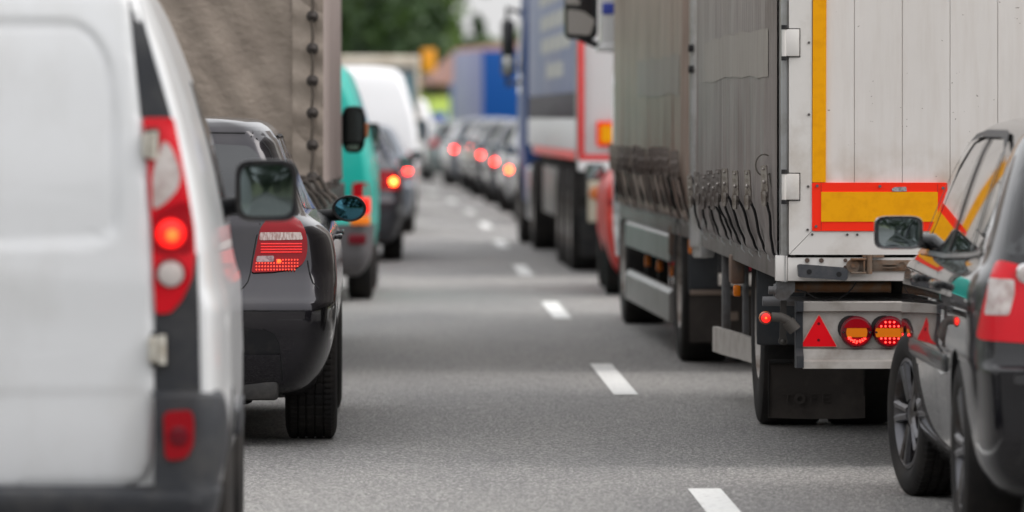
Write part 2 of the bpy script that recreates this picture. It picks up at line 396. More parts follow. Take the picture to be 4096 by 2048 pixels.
def body(keys, name, m, parent, arches=None, angle=32, **kw):
    vs, fs = loft(keys, **kw); bvh = BVHTree.FromPolygons([Vector(v) for v in vs], fs)
    mb = MB(); mb.add(vs, fs); me = mb.mesh(name, angle)
    me.materials.append(m); me.materials.append(DARK)
    o = bpy.data.objects.new(name, me); COL.objects.link(o)
    if arches:
        cb = MB()
        for (y, z, r, x0) in arches:
            for s in (-1, 1):
                pl = [(y + r * math.cos(2 * math.pi * i / 40), z + r * math.sin(2 * math.pi * i / 40)) for i in range(40)]
                cb.prism(pl, 'x', s * x0, s * 1.3)
        cm = cb.mesh('cut'); cm.materials.append(DARK)
        co = bpy.data.objects.new('cut', cm); COL.objects.link(co)
        md = o.modifiers.new('b', 'BOOLEAN'); md.operation = 'DIFFERENCE'; md.solver = 'EXACT'; md.object = co
        try: md.material_mode = 'TRANSFER'
        except Exception: pass
        dg = bpy.context.evaluated_depsgraph_get(); ev = o.evaluated_get(dg)
        nm = bpy.data.meshes.new_from_object(ev); o.modifiers.clear(); o.data = nm
        bpy.data.objects.remove(co)
        for p in nm.polygons: p.use_smooth = True
        nm.set_sharp_from_angle(angle=R(angle))
    o.parent = parent
    return o, bvh

# ------------------------------------------------------------------ wheels, mirrors and the like
def tyre_mesh(Rr, wd, rim, detail=False, name='tyre'):
    """tyre about the x axis, outer face at x=0, body towards +x"""
    h = wd; sh = .022
    prof = [(rim - .006, .03), (rim + .004, .012), (rim + .02, .003), (rim + (Rr - rim) * .5, -.004), (Rr - sh * 1.2, .003), (Rr - sh * .5, .010)]
    g = [.022, .048, .052, .090, .098, .134, .142, .178, .182] if detail else [.04, h / 2, h - .04]
    gr = []
    if detail:
        for a, dd in ((.022, 0), (.050, 0), (.052, .008), (.060, .008), (.062, 0), (.088, 0), (.090, .008), (.099, .008), (.101, 0), (.128, 0), (.130, .008), (.139, .008), (.141, 0), (.166, 0), (.168, .008), (.176, .008), (.178, 0), (h - .022, 0)):
            gr.append((Rr - dd, a))
    else: gr = [(Rr, .03), (Rr + .001, h / 2), (Rr, h - .03)]
    prof += gr + [(Rr - sh * .5, h - .010), (Rr - sh * 1.2, h - .003), (rim + (Rr - rim) * .5, h + .004), (rim + .02, h - .003), (rim - .006, h - .03)]
    mb = MB(); N = 216 if detail else 40
    first, last = 6, 6 + len(gr) - 1
    def rf(k, i, r):
        if detail and first - 1 <= i <= last + 1 and k % 3 == 0 and (i < first + 2 or i > last - 2 or (k % 6 == 0)): return r - .006
        return r
    mb.lathe(prof, n=N, rfn=rf); return mb.mesh(name, 30)
def rim_mesh(rim, wd, style='plain'):
    mb = MB()
    mb.lathe([(rim, .012), (rim - .012, .008), (rim - .022, .02), (rim - .03, .06), (rim - .03, wd - .03)], n=40)
    if style == 'double':            # five pairs of slim spokes
        mb.lathe([(.0, .02), (.035, .02), (.062, .03), (.07, .05)], n=24)
        for k in range(5):
            for s in (-1, 1):
                a = 2 * math.pi * k / 5; e0 = a + s * .22; e1 = a + s * .15
                p0 = Vector((.034, .055 * math.cos(e0), .055 * math.sin(e0))); p1 = Vector((.022, (rim - .018) * math.cos(e1), (rim - .018) * math.sin(e1)))
                mb.tube([p0, (p0 + p1) / 2 + Vector((-.004, 0, 0)), p1], [.017, .015, .019], 6)
        mb.lathe([(0, wd * .55), (rim - .05, wd * .55)], n=32)
    elif style == 'truck':
        mb.lathe([(0, .075), (.085, .075), (.10, .10), (.13, .13), (rim - .03, .12)], n=32)
        for k in range(10):
            a = 2 * math.pi * k / 10; mb.cyl((.085, .115 * math.cos(a), .115 * math.sin(a)), (.14, .115 * math.cos(a), .115 * math.sin(a)), .013, n=6)
    else:
        mb.lathe([(0, .03), (.05, .032), (.07, .05), (rim - .05, .045), (rim - .028, .03)], n=32)
        for k in range(7):
            a = 2 * math.pi * k / 7; mb.cyl((.018, .13 * rim / .2 * math.cos(a), .13 * rim / .2 * math.sin(a)), (.05, .13 * rim / .2 * math.cos(a), .13 * rim / .2 * math.sin(a)), .02, n=8)
    return mb.mesh('wheel', 40)
WC = {}
def wheel(parent, side, x, y, Rr=.31, wd=.2, rim=.2, style='plain', detail=False, steer=0, rmat=None):
    k = (Rr, wd, rim, style, detail, rmat)
    if k not in WC:
        a = rim_mesh(rim, wd, style); a.materials.append(rmat or (STEELRIM if style == 'truck' else RIM))
        b = tyre_mesh(Rr, wd, rim, detail); b.materials.append(RUBBER); WC[k] = (a, b)
    a, b = WC[k]
    o = link('wheel', a, None, parent); o.location = (x, y, Rr)
    o.rotation_euler = (0, 0, (math.pi if side > 0 else 0) + R(steer))
    t = link('tyre', b, None, o); return o
def mirror(parent, side, x0, x1, y, z0, z1, hm=None, gm=None, oval=False, depth=.12):
    """x0 = body end, x1 = outer end; glass faces the rear"""
    mb = MB(); cx, cz = (x0 + x1) / 2, (z0 + z1) / 2; w2, h2 = abs(x1 - x0) / 2, (z1 - z0) / 2
    inn = x0 + (x1 - x0) * .16; cx = (inn + x1) / 2; w2 = abs(x1 - inn) / 2
    pw = 2.0 if oval else 5.0
    def ring(s, yy, sx=1, sz=1):
        return [(cx + w2 * s * sx * math.copysign(abs(math.cos(t)) ** (2 / pw), math.cos(t)), yy, cz + h2 * s * sz * math.copysign(abs(math.sin(t)) ** (2 / pw), math.sin(t))) for t in [2 * math.pi * i / 32 for i in range(32)]]
    rs = [ring(.80, y + .022), ring(.83, y - .002), ring(.97, y - .004), ring(1, y + .012), ring(1, y + depth * .35), ring(.9, y + depth * .75), ring(.6, y + depth), ring(.1, y + depth * 1.05)]
    n = 32; vs = [p for r in rs for p in r]; mb.add(vs, [(j * n + i, j * n + (i + 1) % n, (j + 1) * n + (i + 1) % n, (j + 1) * n + i) for j in range(len(rs) - 1) for i in range(n)])
    arm = x0 - (x1 - x0) * .25
    mb.tube([(arm, y + depth * .7, z0 + h2 * .35), (inn, y + depth * .5, z0 + h2 * .5), (cx, y + depth * .5, z0 + h2 * .7)], [.035, .03, .04], 10)
    o = mb.build('side_mirror', hm or BLACKP, parent)
    g = MB(); r = ring(.83, y + .006); c = (cx, y + .004, cz); g.add(r + [c], [(i, (i + 1) % n, n) for i in range(n)])
    g.build('mirror_glass', gm or MIRG, o); return o
def disc_lamp(parent, c, r, m, name='lamp', depth=.02, n=28, bezel=None):
    mb = MB(); mb.lathe([(0, -depth), (r * .6, -depth * .95), (r * .92, -depth * .6), (r, 0), (r, .02)], c, n, 'y')
    o = mb.build(name, m, parent)
    return o
# ------------------------------------------------------------------ the road and its surroundings
def line_x(Y):
    return .69 - .0192 * (Y - 23.6) - (.00036 * (Y - 80) ** 2 if Y > 80 else 0)
def ribbon(name, o0, o1, y0, y1, z, m, step=6.0):
    mb = MB(); n = max(2, int((y1 - y0) / step) + 1)
    mb.grid(lambda u, v: (line_x(y0 + (y1 - y0) * v) + (o0 + (o1 - o0) * u), y0 + (y1 - y0) * v, z), 2, n)
    return mb.build(name, m, None, 180, False)
gm = mat('meadow_grass', (.105, .12, .045), .9, c2=(.16, .17, .075), ns=.05, nlo=.35, nhi=.7)
mb = MB(); mb.grid(lambda u, v: (-2500 + 5000 * u, -600 + 5600 * v, -.03), 2, 2)
struct(mb.build('ground', gm, None, 180, False))
road = ribbon('road', -8.2, 8.6, -60, 420, 0, road_mat(), 4); struct(road)
mb = MB()
WHITE = mat('road_paint', (.42, .41, .40), .7, c2=(.70, .70, .68), ns=26, nlo=.33, nhi=.46, bump=.3, bs=90)
y = 23.6 - 12 * 4 - 4
yy = 23.6 - 4.0
k = -4
while yy + 12 * k < 400:
    a = yy + 12 * k; k += 1
    mb.grid(lambda u, v: (line_x(a + 4 * v) + .13 * u, a + 4 * v, .004), 2, 3)
o = mb.build('lane_marking', WHITE, None, 180, False); struct(o)
for n_, x in (('edge_line', -7.2), ('edge_line', -3.75), ('edge_line', 4.1), ('edge_line', 7.3)):
    if x == -3.75 : continue
    struct(ribbon(n_, x, x + .2, -60, 420, .004, WHITE))

# grassy bank beside the bend
bk = mat('bank_grass', (.21, .31, .02), .9, c2=(.30, .38, .035), ns=.4, nlo=.35, nhi=.65)
mb = MB()
def bank(u, v):
    x = -90 + 150 * u; yv = 225 + 130 * v
    h = 3.2 * min(1, v / .35) ** .8 * (1 - .35 * max(0, (x - 0) / 60)) + .25 * math.sin(x * .21 + v * 3) * min(1, v * 4)
    return (x, yv, -.02 + max(0, h))
mb.grid(bank, 60, 16); struct(mb.build('embankment', bk, None, 60, False))

# trees behind the bank
BARK = mat('bark', (.05, .04, .032), .9, c2=(.09, .075, .06), ns=8)
LEAF = [mat('leaves_dark', (.030, .062, .028), .6, c2=(.060, .105, .040), ns=.5, nlo=.3, nhi=.7),
        mat('leaves_mid', (.075, .135, .045), .6, c2=(.14, .21, .07), ns=.5, nlo=.3, nhi=.7)]
def tree_meshes(h, cr, seed, conic=False):
    rnd = random.Random(seed); t = MB()
    t.tube([(0, 0, 0), (.1, .05, h * .3), (0, .1, h * .6), (.05, 0, h * .9)], [.28, .22, .13, .04], 8)
    cl = []
    for i in range(40):
        f = rnd.uniform(.18, 1.0)
        wv = (1.05 - f) if conic else math.sin(math.pi * min(1, (f - .12) / .95)) ** .6
        a = rnd.uniform(0, 6.28); rr = cr * wv * rnd.uniform(.35, 1.0)
        c = Vector((rr * math.cos(a), rr * math.sin(a), h * f)); cl.append((c, cr * rnd.uniform(.24, .42) * (.55 if conic else 1)))
        t.tube([(0, 0, h * f * .75), (c * .6 + Vector((0, 0, h * f * .32)))[:], c[:]], [.09, .05, .02], 5)
    cm = MB()
    for c, r in cl:
        for j in range(150):
            d = Vector((rnd.gauss(0, 1), rnd.gauss(0, 1), rnd.gauss(0, .8))).normalized() * r * rnd.uniform(.5, 1.08)
            p = c + d; s = rnd.uniform(.16, .36); a = Vector((rnd.gauss(0, 1), rnd.gauss(0, 1), rnd.gauss(0, 1))).normalized(); b = a.orthogonal().normalized()
            cm.add([(p - a * s).to_tuple(), (p + b * s * .6).to_tuple(), (p + a * s).to_tuple(), (p - b * s * .6).to_tuple()], [(0, 1, 2, 3)])
    return t.mesh('trunk', 60), cm.mesh('crown', 180, False)
TM = [tree_meshes(13, 4.2, 1), tree_meshes(11, 3.8, 2), tree_meshes(12, 2.8, 3, True)]
TP = [  # picture column of the trunk (used only to find its bearing from the road), distance, mesh, scale, leaf, label
 (840, 318, 0, 1.15, 0, 'tall dark broadleaf tree behind the edge of the tarpaulin truck'),
 (905, 330, 1, 1.3, 1, 'lighter green tree rising above the cream topped box truck'),
 (960, 312, 0, 1.05, 0, 'dark tree just left of the middle of the tree belt'),
 (1010, 340, 1, 1.35, 0, 'full dark tree in the middle of the tree belt'),
 (1002, 318, 0, .80, 1, 'mid green tree above the orange sign'),
 (1085, 332, 1, .50, 1, 'tree whose right shoulder meets the white sky'),
 (1136, 326, 0, .35, 1, 'low rounded tree below the gap of white sky'),
 (1202, 330, 2, .47, 0, 'small pointed conifer standing out against the white sky'),
 (1172, 345, 0, .34, 0, 'low dark tree between the rounded tree and the conifer'),
 (1240, 326, 1, .37, 1, 'short tree just right of the small conifer over the brown roof'),
 (1278, 334, 0, .37, 1, 'pale green tree behind the mirror of the dark blue cab'),
 (790, 325, 1, 1.3, 0, 'tree at the left end of the belt behind the tarpaulin truck')]
for i, (x, y, k, s, l, lab) in enumerate(TP):
    t = thing('tree', lab, 'tree', ((x - 1288) * y / 15100, y, 1.5), i * 47, 'trees on the bank at the bend')
    a = link('trunk', TM[k][0], BARK, t)
    cmh = TM[k][1] if l == 0 else TM[k][1].copy(); cmh.materials.clear(); cmh.materials.append(LEAF[l])
    b = link('crown', cmh, None, t); t.scale = (s, s, s)

# unseen tree belt, added left and behind the camera to darken reflections
rnd = random.Random(21); cm = MB()
for i in range(150):
    if i < 70: c0 = Vector((-44 + rnd.uniform(-5, 5), -60 + 4.6 * i, 0))
    else: c0 = Vector((-90 + 2.4 * (i - 70), -50 + rnd.uniform(-5, 5), 0))
    hh = rnd.uniform(12, 20)
    for j in range(170):
        a = rnd.uniform(0, 6.28); z = hh * rnd.uniform(.03, 1); r = 3.6 * (1.05 - (z / hh) ** 2) * rnd.uniform(.4, 1)
        p = c0 + Vector((r * math.cos(a), r * math.sin(a), z)); s_ = rnd.uniform(.45, .95)
        n_ = Vector((rnd.gauss(0, 1), rnd.gauss(0, 1), rnd.gauss(0, 1))).normalized(); b_ = n_.orthogonal().normalized()
        cm.add([(p - n_ * s_).to_tuple(), (p + b_ * s_ * .7).to_tuple(), (p + n_ * s_).to_tuple(), (p - b_ * s_ * .7).to_tuple()], [(0, 1, 2, 3)])
wo_ = cm.build('woodland', LEAF[0], None, 180, False); struct(wo_, 'stuff')
wo_['label'] = 'unseen belt of trees added to darken reflections in the vehicles'; wo_['category'] = 'woodland'

# brown roofed house
t = thing('house', 'house with a large brown red roof at the bend', 'house', (6.3, 262, 0), 0)
mb = MB(); mb.box(-9.5, 9.5, -5, 5, 1, 3.0); mb.build('wall', mat('render_wall', (.34, .30, .28), .9, c2=(.28, .25, .23), ns=1), t)
mb = MB(); mb.add([(-10.4, -6, 2.9), (10.4, -6, 2.9), (10.4, 6, 2.9), (-10.4, 6, 2.9), (-8.7, 0, 4.5), (5.2, 0, 6.1)], [(0, 1, 5, 4), (1, 2, 5), (2, 3, 4, 5), (3, 0, 4), (3, 2, 1, 0)])
mb.build('roof', mat('brown_tiles', (.20, .105, .085), .85, c2=(.27, .15, .12), ns=1.4, stretch=(1, 1, 6)), t, 10)
for x in (-7, -3.5, 0):
    mb = MB(); mb.box(x - .5, x + .5, -5.06, -5.0, 1.6, 2.6, .01); mb.build('window', GLASSD, t)

# signs
t = thing('road_sign', 'small orange sign on a post in front of the trees', 'sign', (-3.3, 238, 2.1))
mb = MB(); mb.box(-.28, .28, -.03, .0, 1.2, 2.1, .02); mb.build('sign_panel', mat('orange_sign', (.85, .33, .02), .5), t)
mb = MB(); mb.cyl((0, .04, -1), (0, .04, 2.05), .035); mb.build('post', STEEL, t)
t = thing('road_sign', 'low blue sign on the grass left of the grey car roofs', 'sign', (-2.06, 170, 0))
mb = MB(); mb.box(-.22, .22, -.03, 0, 1.2, 1.62, .02); mb.build('sign_panel', mat('blue_sign', (.03, .10, .45), .5), t)
mb = MB(); mb.cyl((0, .04, -.2), (0, .04, 1.6), .03); mb.build('post', STEEL, t)

# ------------------------------------------------------------------ generic cars and vans
HATCH = [(.17, .35, 4.0, .74, .15, .25, .02), (.24, .10, 4.10, .79, .16, .28, .05), (.34, .03, 4.18, .83, .16, .3, .07), (.5, 0, 4.22, .865, .15, .32, .08),
 (.62, .0, 4.22, .872, .15, .3, .08), (.66, .03, 4.2, .872, .14, .28, .08), (.76, .06, 4.12, .872, .13, .27, .07), (.88, .09, 4.0, .862, .12, .26, .07),
 (.95, .12, 3.7, .835, .12, .25, .07), (.99, .15, 3.35, .80, .12, .25, .07), (1.03, .19, 3.1, .762, .12, .25, .08), (1.1, .25, 2.95, .73, .12, .25, .08), (1.2, .33, 2.75, .69, .12, .25, .08),
 (1.3, .40, 2.5, .645, .14, .25, .08), (1.37, .45, 2.3, .60, .16, .25, .08), (1.41, .52, 2.1, .55, .18, .25, .08), (1.432, .65, 1.95, .46, .2, .25, .05), (1.44, .85, 1.8, .28, .15, .2, .03), (1.445, 1.1, 1.5, .08, .04, .1, .0)]
VANK = [(.20, .35, 4.3, .80, .12, .25, .02), (.28, .06, 4.45, .86, .12, .25, .04), (.4, .0, 4.55, .90, .12, .25, .05), (.62, .0, 4.6, .925, .12, .25, .05), (.66, .04, 4.6, .925, .10, .25, .05),
 (.9, .05, 4.55, .93, .10, .25, .05), (1.05, .06, 4.3, .92, .10, .25, .05), (1.15, .07, 3.9, .905, .10, .25, .05), (1.3, .09, 3.7, .875, .10, .25, .05), (1.5, .13, 3.45, .82, .10, .25, .05), (1.7, .18, 3.25, .76, .12, .25, .05),
 (1.84, .24, 3.1, .70, .15, .25, .05), (1.91, .34, 3.0, .60, .2, .25, .04), (1.94, .6, 2.8, .40, .2, .2, .02), (1.95, 1.0, 2.4, .12, .05, .1, 0)]
def scale_keys(keys, L, W, H):
    L0 = max(k[2] for k in keys); W0 = max(k[3] for k in keys); H0 = keys[-1][0]
    return [(k[0] * H / H0, k[1] * L / L0, k[2] * L / L0, k[3] * W / W0, k[4], k[5], k[6]) for k in keys]
def plate(parent, y, z, x=0):
    mb = MB(); mb.box(x - .26, x + .26, y - .012, y, z - .055, z + .055, .004); mb.build('number_plate', mat('plate_white', (.7, .7, .68), .4), parent)
def generic(name, label, cat, X, Y, yaw, pm, L=4.22, W=.872, H=1.445, kind='hatch', lit=True, high=False, group=None, litm=None, winm=None, lampz=.84, mir=True, mirm=None, bumper=None):
    t = thing(name, label, cat, (X, Y, 0), yaw, group); van = kind == 'van'
    keys = scale_keys(VANK if van else HATCH, L, W, H); sz = H / (1.95 if van else 1.445); sy = L / (4.6 if van else 4.22)
    _, bvh = body(keys, 'body', pm, t, nz=34, nside=12, gh=1.1 * sz if van else .93 * sz)
    gmz = winm or GLASSD
    if not van:
        patch(bvh, rp([(-.50 * W / .872, 1.34 * sz), (.50 * W / .872, 1.34 * sz), (.62 * W / .872, 1.08 * sz), (.60 * W / .872, 1.03 * sz), (-.60 * W / .872, 1.03 * sz), (-.62 * W / .872, 1.08 * sz)], .03), 'rear', 'rear_window', gmz, t, step=.09)
    elif kind == 'van' and high:
        patch(bvh, rp([(-.62, 1.68 * sz), (.62, 1.68 * sz), (.70, 1.15 * sz), (-.70, 1.15 * sz)], .04), 'rear', 'rear_window', gmz, t, step=.09)
    for sd_, ax in ((-1, 'left'), (1, 'right')):
        if not van:
            patch(bvh, rp([(.62 * sy, 1.04 * sz), (1.68 * sy, 1.02 * sz), (1.68 * sy, 1.36 * sz), (.95 * sy, 1.36 * sz)], .03), ax, 'side_window', gmz, t, step=.12)
            patch(bvh, rp([(1.74 * sy, 1.02 * sz), (3.0 * sy, 1.0 * sz), (2.45 * sy, 1.34 * sz), (1.74 * sy, 1.36 * sz)], .03), ax, 'side_window', gmz, t, step=.12)
        else:
            patch(bvh, rp([(2.55 * sy, 1.16 * sz), (3.7 * sy, 1.16 * sz), (3.25 * sy, 1.66 * sz), (2.55 * sy, 1.7 * sz)], .04), ax, 'side_window', gmz, t, step=.15)
    xe = W - .03
    lz = lampz * sz
    for s in (-1, 1):
        if van: ol = [(s * (xe - .14), .69), (s * xe, .69), (s * (xe - .01), .95), (s * (xe - .14), .95)]
        else: ol = [(s * (xe - .26), lz - .09), (s * (xe + .005), lz - .10), (s * (xe - .01), lz + .09), (s * (xe - .14), lz + .11), (s * (xe - .24), lz + .09)]
        la = patch(bvh, rp(ol, .03), 'rear', 'tail_light', REDL, t, step=.05, off=.008)
        if lit:
            hx = s * (xe - .07); h, _ = hit(bvh, 'rear', hx, .82 if van else lz - .01)
            disc_lamp(la, (h.x, h.y - (.02 if lz < .88 else .05), h.z), .034 if not van else .05, litm or LITFAR, 'bulb')
        if van:
            patch(bvh, rp([(s * (xe - .13), .635), (s * xe, .635), (s * xe, .685), (s * (xe - .13), .685)], .01), 'rear', 'indicator', ORANGEL, t, step=.05, off=.010)
    if bumper or van:
        bk_ = [(z, yr - .04, .5, min(wd, W) + .015, rx, .2, bo) for z, yr, yf, wd, rx, ry, bo in keys if z < .64]
        body(bk_, 'bumper', bumper or GREYP, t, nz=10, nside=5)
        for s in (-1, 1):
            mb = MB(); mb.box(s * (W - .20), s * (W - .06), -.062, -.04, .46, .54, .01); mb.build('reflector', REDLD, t)
    plate(t, -.012 if not van else -.06, .72 * sz if not van else .55)
    rr = .31 if not van else .33
    for yy in (.78 * sy, (.78 + 2.62) * sy) if not van else (.95, 3.75 * sy):
        for s in (-1, 1): wheel(t, s, s * (W - .015), yy, rr, .205, .2)
    if mir:
        my, mz = (2.75 * sy, 1.0 * sz) if not van else (3.35 * sy, 1.2)
        for s in (-1, 1):
            if van: mirror(t, s, s * (W - .03), s * (W + .19), my, mz - .08, mz + .24)
            else: mirror(t, s, s * (W - .08), s * (W + .11), my, mz - .07, mz + .07, hm=mirm or pm)
    return t, bvh
# ------------------------------------------------------------------ white panel van, nearest, left
def build_white_van():
    t = thing('panel_van', 'white panel van at the left edge, nearest of all, brake lamp lit', 'van', (-1.70, 16.75, 0), 1.9)
    WP = mat('white_paint', (.66, .67, .685), .35, 0, .6, c2=(.55, .55, .545), ns=2.6, nlo=.45, nhi=.78, stretch=(1, 1, .5))
    V = lambda px, py: ((px - 1288) / 899 + 1.70, 1.46 - (py - 297) / 899)
    K = [(.22, .45, 3.9, .80, .08, .5, .0), (.30, .10, 4.0, .86, .07, .8, .0), (.42, .05, 4.05, .89, .07, .85, 0), (.60, .04, 4.08, .91, .07, .9, .0), (.77, .045, 4.08, .905, .07, .9, 0),
         (.92, .05, 4.0, .90, .07, .9, 0), (.98, .05, 3.85, .885, .07, .9, 0), (1.10, .06, 3.5, .868, .06, .85, 0), (1.28, .075, 3.35, .835, .055, .75, 0), (1.456, .10, 3.15, .79, .05, .65, 0),
         (1.635, .13, 2.95, .735, .04, .45, 0), (1.75, .16, 2.85, .690, .04, .4, 0), (1.81, .18, 2.75, .662, .04, .4, 0), (1.88, .24, 2.6, .61, .10, .4, 0), (1.92, .38, 2.5, .46, .12, .3, 0), (1.93, .6, 2.2, .15, .05, .1, 0)]
    o, bvh = body(K, 'body', WP, t, arches=[(.80, .32, .36, .62), (3.40, .32, .36, .62)], nz=50, gh=1.05)
    # rear doors with a shallow pressed panel
    pan = rp([V(-40, 55) + (.05,), V(210, 62) + (.14,), V(268, 150) + (.12,), V(287, 330) + (.3,), V(290, 575) + (.07,), V(235, 602) + (.05,), V(-40, 606) + (.05,)], .05, 6)
    def rel(sg, cx):
        def f(u, v):
            q = (cx + sg * (u - cx), v) if sg < 0 else (u, v)
            d = seg_dist(q, pan); ins = inside(q, pan)
            g = .010 * math.exp(-(d / .010) ** 2)
            if ins: g += .007 * min(1, d / .02)
            if v < .70: g += .004
            return g
        return f
    right = rp([V(-60, -40) + (.02,), V(317, -40) + (.03,), V(352, 290) + (.2,), V(373, 500) + (.2,), V(385, 750) + (.2,), V(388, 1000) + (.2,), V(384, 1226) + (.085,), V(-60, 1230) + (.02,)], .02, 6)
    patch(bvh, right, 'rear', 'rear_door', WP, t, off=.012, step=.017, thick=.03, relief=rel(1, 0), angle=60, edge=.008)
    x0 = right[0][0]
    left = [(x0 - .006, right[0][1]), (-.62, right[0][1]), (-.65, 1.46), (-.69, 1.2), (-.70, .7), (-.69, .5), (-.62, .43), (x0 - .006, .43)]
    patch(bvh, rp(left, .03), 'rear', 'rear_door', WP, t, off=.012, step=.04, thick=.03, angle=60)
    for sg in (1, -1):
        m = lambda pts: [(sg * p[0],) + tuple(p[1:]) for p in pts]
        edge = 0.006
        # black corner trim
        patch(bvh, rp(m([V(317, -34), V(336, -34), V(388, 150), V(432, 296), V(354, 296)]), .006), 'rear', 'corner_trim', GREYP, t, off=.006, step=.03)
        patch(bvh, rp(m([V(389, 600), V(498, 640), V(506, 985), V(389, 985)]), .006), 'rear', 'corner_trim', GREYP, t, off=.003, step=.03)
        lamp = rp(m([V(357, 296), V(437, 296), V(452, 370), V(472, 470), V(489, 570), V(492, 640), V(483, 700), V(458, 755), V(428, 788), V(392, 790), V(386, 700), V(380, 560), V(370, 410)]), .012)
        la = patch(bvh, lamp, 'rear', 'tail_light', REDLB if sg > 0 else REDL, t, off=.012, step=.025)
        def lens(pts, mt, nm, off=.016, r=.03):
            return patch(bvh, rp(m(pts), r, 6), 'rear', nm, mt, la, off=off, step=.018, thick=.006)
        lens([V(384, 430), V(412, 350), V(432, 372), V(456, 430), V(450, 475), V(412, 515), V(384, 530)], CLEARL, 'reversing_lens')
        lens([V(384, 540), V(474, 500), V(486, 590), V(484, 640), V(386, 640)], REDL, 'brake_lens', .014)
        c = V(430, 588); h, _ = hit(bvh, 'rear', sg * c[0], c[1])
        disc_lamp(la, (sg * c[0], h.y - .018, c[1]), .040, LITRED, 'brake_bulb', .012)
        disc_lamp(la, (sg * (c[0] + .004), h.y - .032, c[1] - .004), .017, LITCORE, 'bulb_core', .004)
        c = V(430, 690)
        disc_lamp(la, (sg * c[0], h.y - .018, c[1]), .047, REDLD, 'lens_ring', .010)
        disc_lamp(la, (sg * c[0], h.y - .030, c[1]), .036, CLEARL, 'round_lens', .010)
        # hinges
        for (a, b, c_, d) in ((358, 392, 333, 398), (374, 414, 846, 912)):
            p, q = V(a, d), V(b, c_)
            h, _ = hit(bvh, 'rear', sg * (p[0] + q[0]) / 2, (p[1] + q[1]) / 2)
            mb = MB(); mb.box(sg * (p[0] + .006), sg * (q[0] + .010), h.y - .016, h.y + .01, p[1] - .012, q[1] + .012, .006); mb.build('hinge_recess', BLACKP, t)
            mb = MB(); mb.box(sg * p[0], sg * q[0], h.y - .040, h.y + .0, p[1], q[1], .008)
            mb.cyl((sg * (q[0] - .006), h.y - .036, p[1] - .004), (sg * (q[0] - .006), h.y - .036, q[1] + .004), .011, n=12)
            mb.build('hinge', mat('hinge_cream', (.55, .53, .47), .4, c2=(.38, .34, .28), ns=20), t)
    # bumper: sits below the doors and wraps round the corner
    KB = [(.20, .10, .45, .82, .18, .2, .01), (.30, -.02, .42, .86, .16, .2, .02), (.395, -.05, .40, .885, .14, .2, .02), (.415, -.045, .39, .888, .14, .2, .02), (.43, .035, .38, .885, .15, .2, .0)]
    body(KB, 'bumper', GREYP, t, nz=14, nside=6)
    for sg in (1, -1):
        mb = MB(); C = [V(389, 1010), V(389, 1235), V(560, 1235), V(575, 1060), V(508, 987)]
        pts = rp([(sg * p[0], p[1]) for p in [V(389, 985), V(389, 1240), V(566, 1240), V(574, 1060), V(508, 987)]], .012)
        # corner of the bumper, curving round to the side
        def bc(u, v):
            z = .385 + (.695 - .385) * v
            xi = .700; wd = .884 + .025 * math.sin(math.pi * min(1, (1 - v) * 1.1 + .1)); top = 1
            a = u * (.5 * math.pi); L = u
            if u < .35: x = xi + (wd - .10 - xi) * u / .35; y = .0 - .03 * (1 - v)
            else:
                tt = (u - .35) / .65 * math.pi / 2
                x = wd - .10 + .10 * math.sin(tt); y = .0 - .03 * (1 - v) + .20 * (1 - math.cos(tt)) * (1 - .35 * max(0, v - .6) / .4)
            if v > .96: x -= .012; y += .03
            return (sg * x, y, z)
        mb.grid(bc, 30, 22); mb.build('bumper_corner', GREYP, t, 50)
        rf = rp([V(413, 1034), V(484, 1030), V(490, 1060), V(488, 1120), V(470, 1152), V(418, 1156)], .02)
        mb = MB(); mb.prism([(sg * p[0], p[1]) for p in rf], 'y', -.030, .03); r = mb.build('reflector', REDL, t)
        disc_lamp(r, (sg * V(452, 0)[0], -.031, V(0, 1095)[1]), .028, REDLD, 'lens_ring', .006)
        for yy in (.80, 3.40): wheel(t, sg, sg * .905, yy, .315, .2, .2)
        mirror(t, sg, sg * .85, sg * 1.095, 2.9, 1.12, 1.325, depth=.16, gm=mat('dim_mirror_glass', (.20, .245, .25), .04, 1.0))
        mb = MB(); mb.prism(rp([(1.35, .50), (2.3, .50), (2.3, .58), (1.35, .58)], .02), 'x', sg * .900, sg * .925); mb.build('side_moulding', GREYP, t)
        patch(bvh, rp([(2.2, 1.12), (3.25, 1.12), (2.95, 1.55), (2.2, 1.58)], .04), 'right' if sg > 0 else 'left', 'side_window', GLASSD, t, step=.06)
    seam(bvh, [[(2.12, .35), (2.12, 1.62)], [(1.1, .35), (1.1, 1.2), (1.15, 1.6)]], 'right', 'panel_seam', t, .008)
build_white_van()

